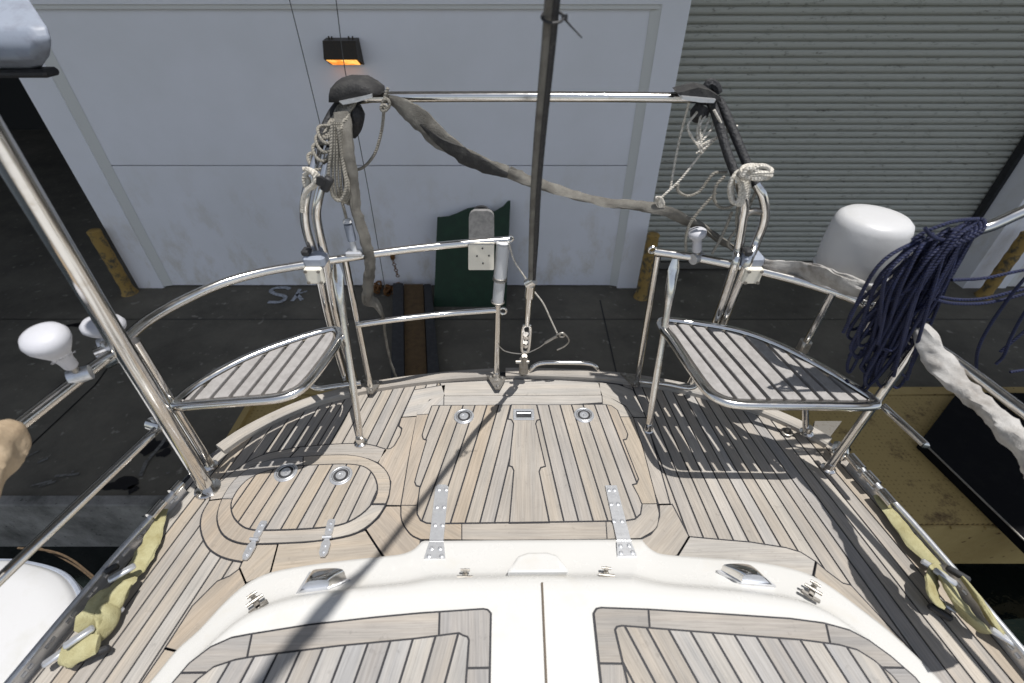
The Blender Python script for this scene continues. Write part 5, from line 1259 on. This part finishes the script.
# yellow webbing straps along the toe rails
def webbing(segs, label, buckles, dark):
    t = thing('webbing_strap', at(*segs[0][0][0][:2], .02), label, 'webbing', 'yellow webbing straps on the toe rails')
    for (pts, w, fl, rl) in segs:
        m_ = MB(); m_.tube([at(*p) for p in pts], w, 22, 10, flat=fl, roll=rl, crump=(.0018, 16), fold=.07); m_.build('webbing', M['yellow_strap'], t)
    for (u, v, z, a, L1) in buckles:
        m_ = MB(); R = Matrix.Rotation(a, 3, 'Z'); m_.box(at(u, v, z), (L1, .018, .012), R, .004); m_.build('buckle', M['steel_plate'], t, ang=40)
    for (u, v, z, a, L1) in dark:
        m_ = MB(); R = Matrix.Rotation(a, 3, 'Z'); m_.box(at(u, v, z), (L1, .016, .02), R, .005); m_.build('plastic_end', M['black_rubber'], t, ang=40)
webbing([([(165, 509, .03), (158, 525, .03), (148, 548, .03), (136, 568, .03), (128, 580, .035)], [.006, .014, .022, .020, .014], .22, .2),
         ([(132, 576, .04), (118, 592, .05), (104, 606, .05), (92, 622, .045), (82, 634, .04)], [.012, .022, .032, .030, .018], .30, lambda t: .3+1.2*t),
         ([(128, 582, .06), (117, 596, .06), (110, 608, .05), (104, 622, .04), (98, 640, .04)], [.010, .016, .020, .022, .014], .4, lambda t: 2*t),
         ([(103, 604, .07), (112, 614, .05), (104, 632, .04), (90, 642, .04)], [.012, .018, .018, .016], .35, .8),
         ([(98, 645, .05), (84, 648, .05), (72, 654, .045), (62, 656, .04)], [.016, .022, .024, .016], .4, .4)],
        'crumpled pale yellow webbing strap on the port toe rail', [(122, 573, .075, .75, .06), (117, 612, .03, .9, .03), (79, 637, .07, .8, .06), (58, 655, .04, .85, .06)], [(98, 652, .03, .4, .05), (90, 655, .02, .5, .06), (112, 569, .05, .8, .03)])
webbing([([(876, 495, .03), (890, 512, .03), (905, 532, .03), (922, 552, .03), (936, 566, .035)], [.008, .014, .018, .018, .012], .3, -.2),
         ([(938, 566, .05), (932, 580, .06), (934, 596, .06), (944, 606, .05)], [.012, .018, .018, .010], .4, .5),
         ([(942, 572, .06), (950, 590, .07), (962, 608, .06), (974, 622, .05), (985, 632, .04)], [.014, .026, .034, .028, .016], .34, lambda t: .4+t),
         ([(962, 578, .05), (978, 598, .05), (990, 618, .04), (1004, 636, .03), (1012, 646, .03)], [.012, .018, .020, .018, .008], .4, .9)],
        'folded yellow webbing strap on the starboard toe rail', [(932, 567, .04, -.8, .05), (945, 577, .08, -.9, .05), (1008, 640, .04, -.8, .07), (950, 607, .02, -.7, .03)], [(958, 574, .05, -.8, .05), (940, 612, .02, -.8, .05)])

# ================================================================== dinghy alongside + mooring line
dg = thing('dinghy', at(20, 640, -1.0), 'white dinghy lying beside the yacht at the lower left', 'dinghy')
m_ = MB(); zt_ = -.75
edge = [at(u, v, zt_) for u, v in [(-60, 562), (0, 557), (30, 560), (58, 568), (73, 580), (82, 600), (80, 630), (66, 660), (46, 690), (10, 730), (-60, 800), (-300, 800), (-300, 600)]]
el = catmull(edge, 4, True); c_ = sum(el, Vector())/len(el); n_ = len(el)
rows = [(.0, .05), (.6, .045), (.88, .03), (.94, .005), (.95, -.012), (.985, -.02), (1.0, -.06), (.985, -.16), (.93, -.35), (.8, -.6)]
vs = []
for sc, dz in rows:
    for p in el: vs.append(c_+(p-c_)*max(sc, .01)+V(0, 0, dz))
fs = [(i*n_+k, i*n_+(k+1) % n_, (i+1)*n_+(k+1) % n_, (i+1)*n_+k) for i in range(len(rows)-1) for k in range(n_)]
m_.add(vs, fs); m_.build('hull', M['white_plastic'], dg, ang=50)
m_ = MB(); m_.tube([c_+(p-c_)*.965+V(0, 0, -.02) for p in el], .012, 8, 0, closed=True); m_.build('rub_strake', M['blue_plastic'], dg)
m_ = MB(); m_.tube([at(u, v, -.9) for u, v in [(18, 548), (50, 551), (72, 560), (98, 580), (130, 600)]], .005, 8); m_.tube([at(u, v, -.95) for u, v in [(40, 548), (62, 558), (84, 572), (110, 596)]], .004, 8)
solo(m_, 'mooring_line', M['rope_brown'], 'thin brown mooring lines between the dinghy and the quay', 'rope')

# ================================================================== world, sun, camera
sun_off = Vector((-.19, .12))
sd = Vector((-sun_off.x, -sun_off.y, 1)).normalized()
w = bpy.data.worlds.new('World'); scene.world = w; w.use_nodes = True; nt = w.node_tree
sky = nt.nodes.new('ShaderNodeTexSky'); sky.sky_type = 'NISHITA'; sky.sun_disc = False
sky.sun_elevation = math.asin(sd.z); sky.sun_rotation = math.atan2(sd.x, sd.y); sky.air_density = 1.0; sky.dust_density = .4
hs_ = nt.nodes.new('ShaderNodeHueSaturation'); hs_.inputs['Saturation'].default_value = .52; nt.links.new(sky.outputs['Color'], hs_.inputs['Color']); nt.links.new(hs_.outputs['Color'], nt.nodes['Background'].inputs['Color']); nt.nodes['Background'].inputs['Strength'].default_value = .132
sl = bpy.data.lights.new('sun', 'SUN'); sl.energy = 5.0; sl.angle = math.radians(.53); sl.color = (1, .975, .94)
so_ = bpy.data.objects.new('sun', sl); COL.objects.link(so_); so_.rotation_euler = sd.to_track_quat('Z', 'Y').to_euler(); so_.location = (0, 0, 20)
cd = bpy.data.cameras.new('camera'); co = bpy.data.objects.new('camera', cd); COL.objects.link(co)
co.location = (0, 0, CH); co.rotation_euler = (math.radians(90)-TH, 0, 0)
cd.sensor_width = 36; cd.lens = F/1024*36; cd.clip_start = .02; cd.clip_end = 500
cd.dof.use_dof = True; cd.dof.focus_distance = 1.85; cd.dof.aperture_fstop = 2.8
scene.camera = co
scene.view_settings.view_transform = 'Standard'; scene.view_settings.look = 'None'; scene.view_settings.exposure = 0.0; scene.view_settings.gamma = 1
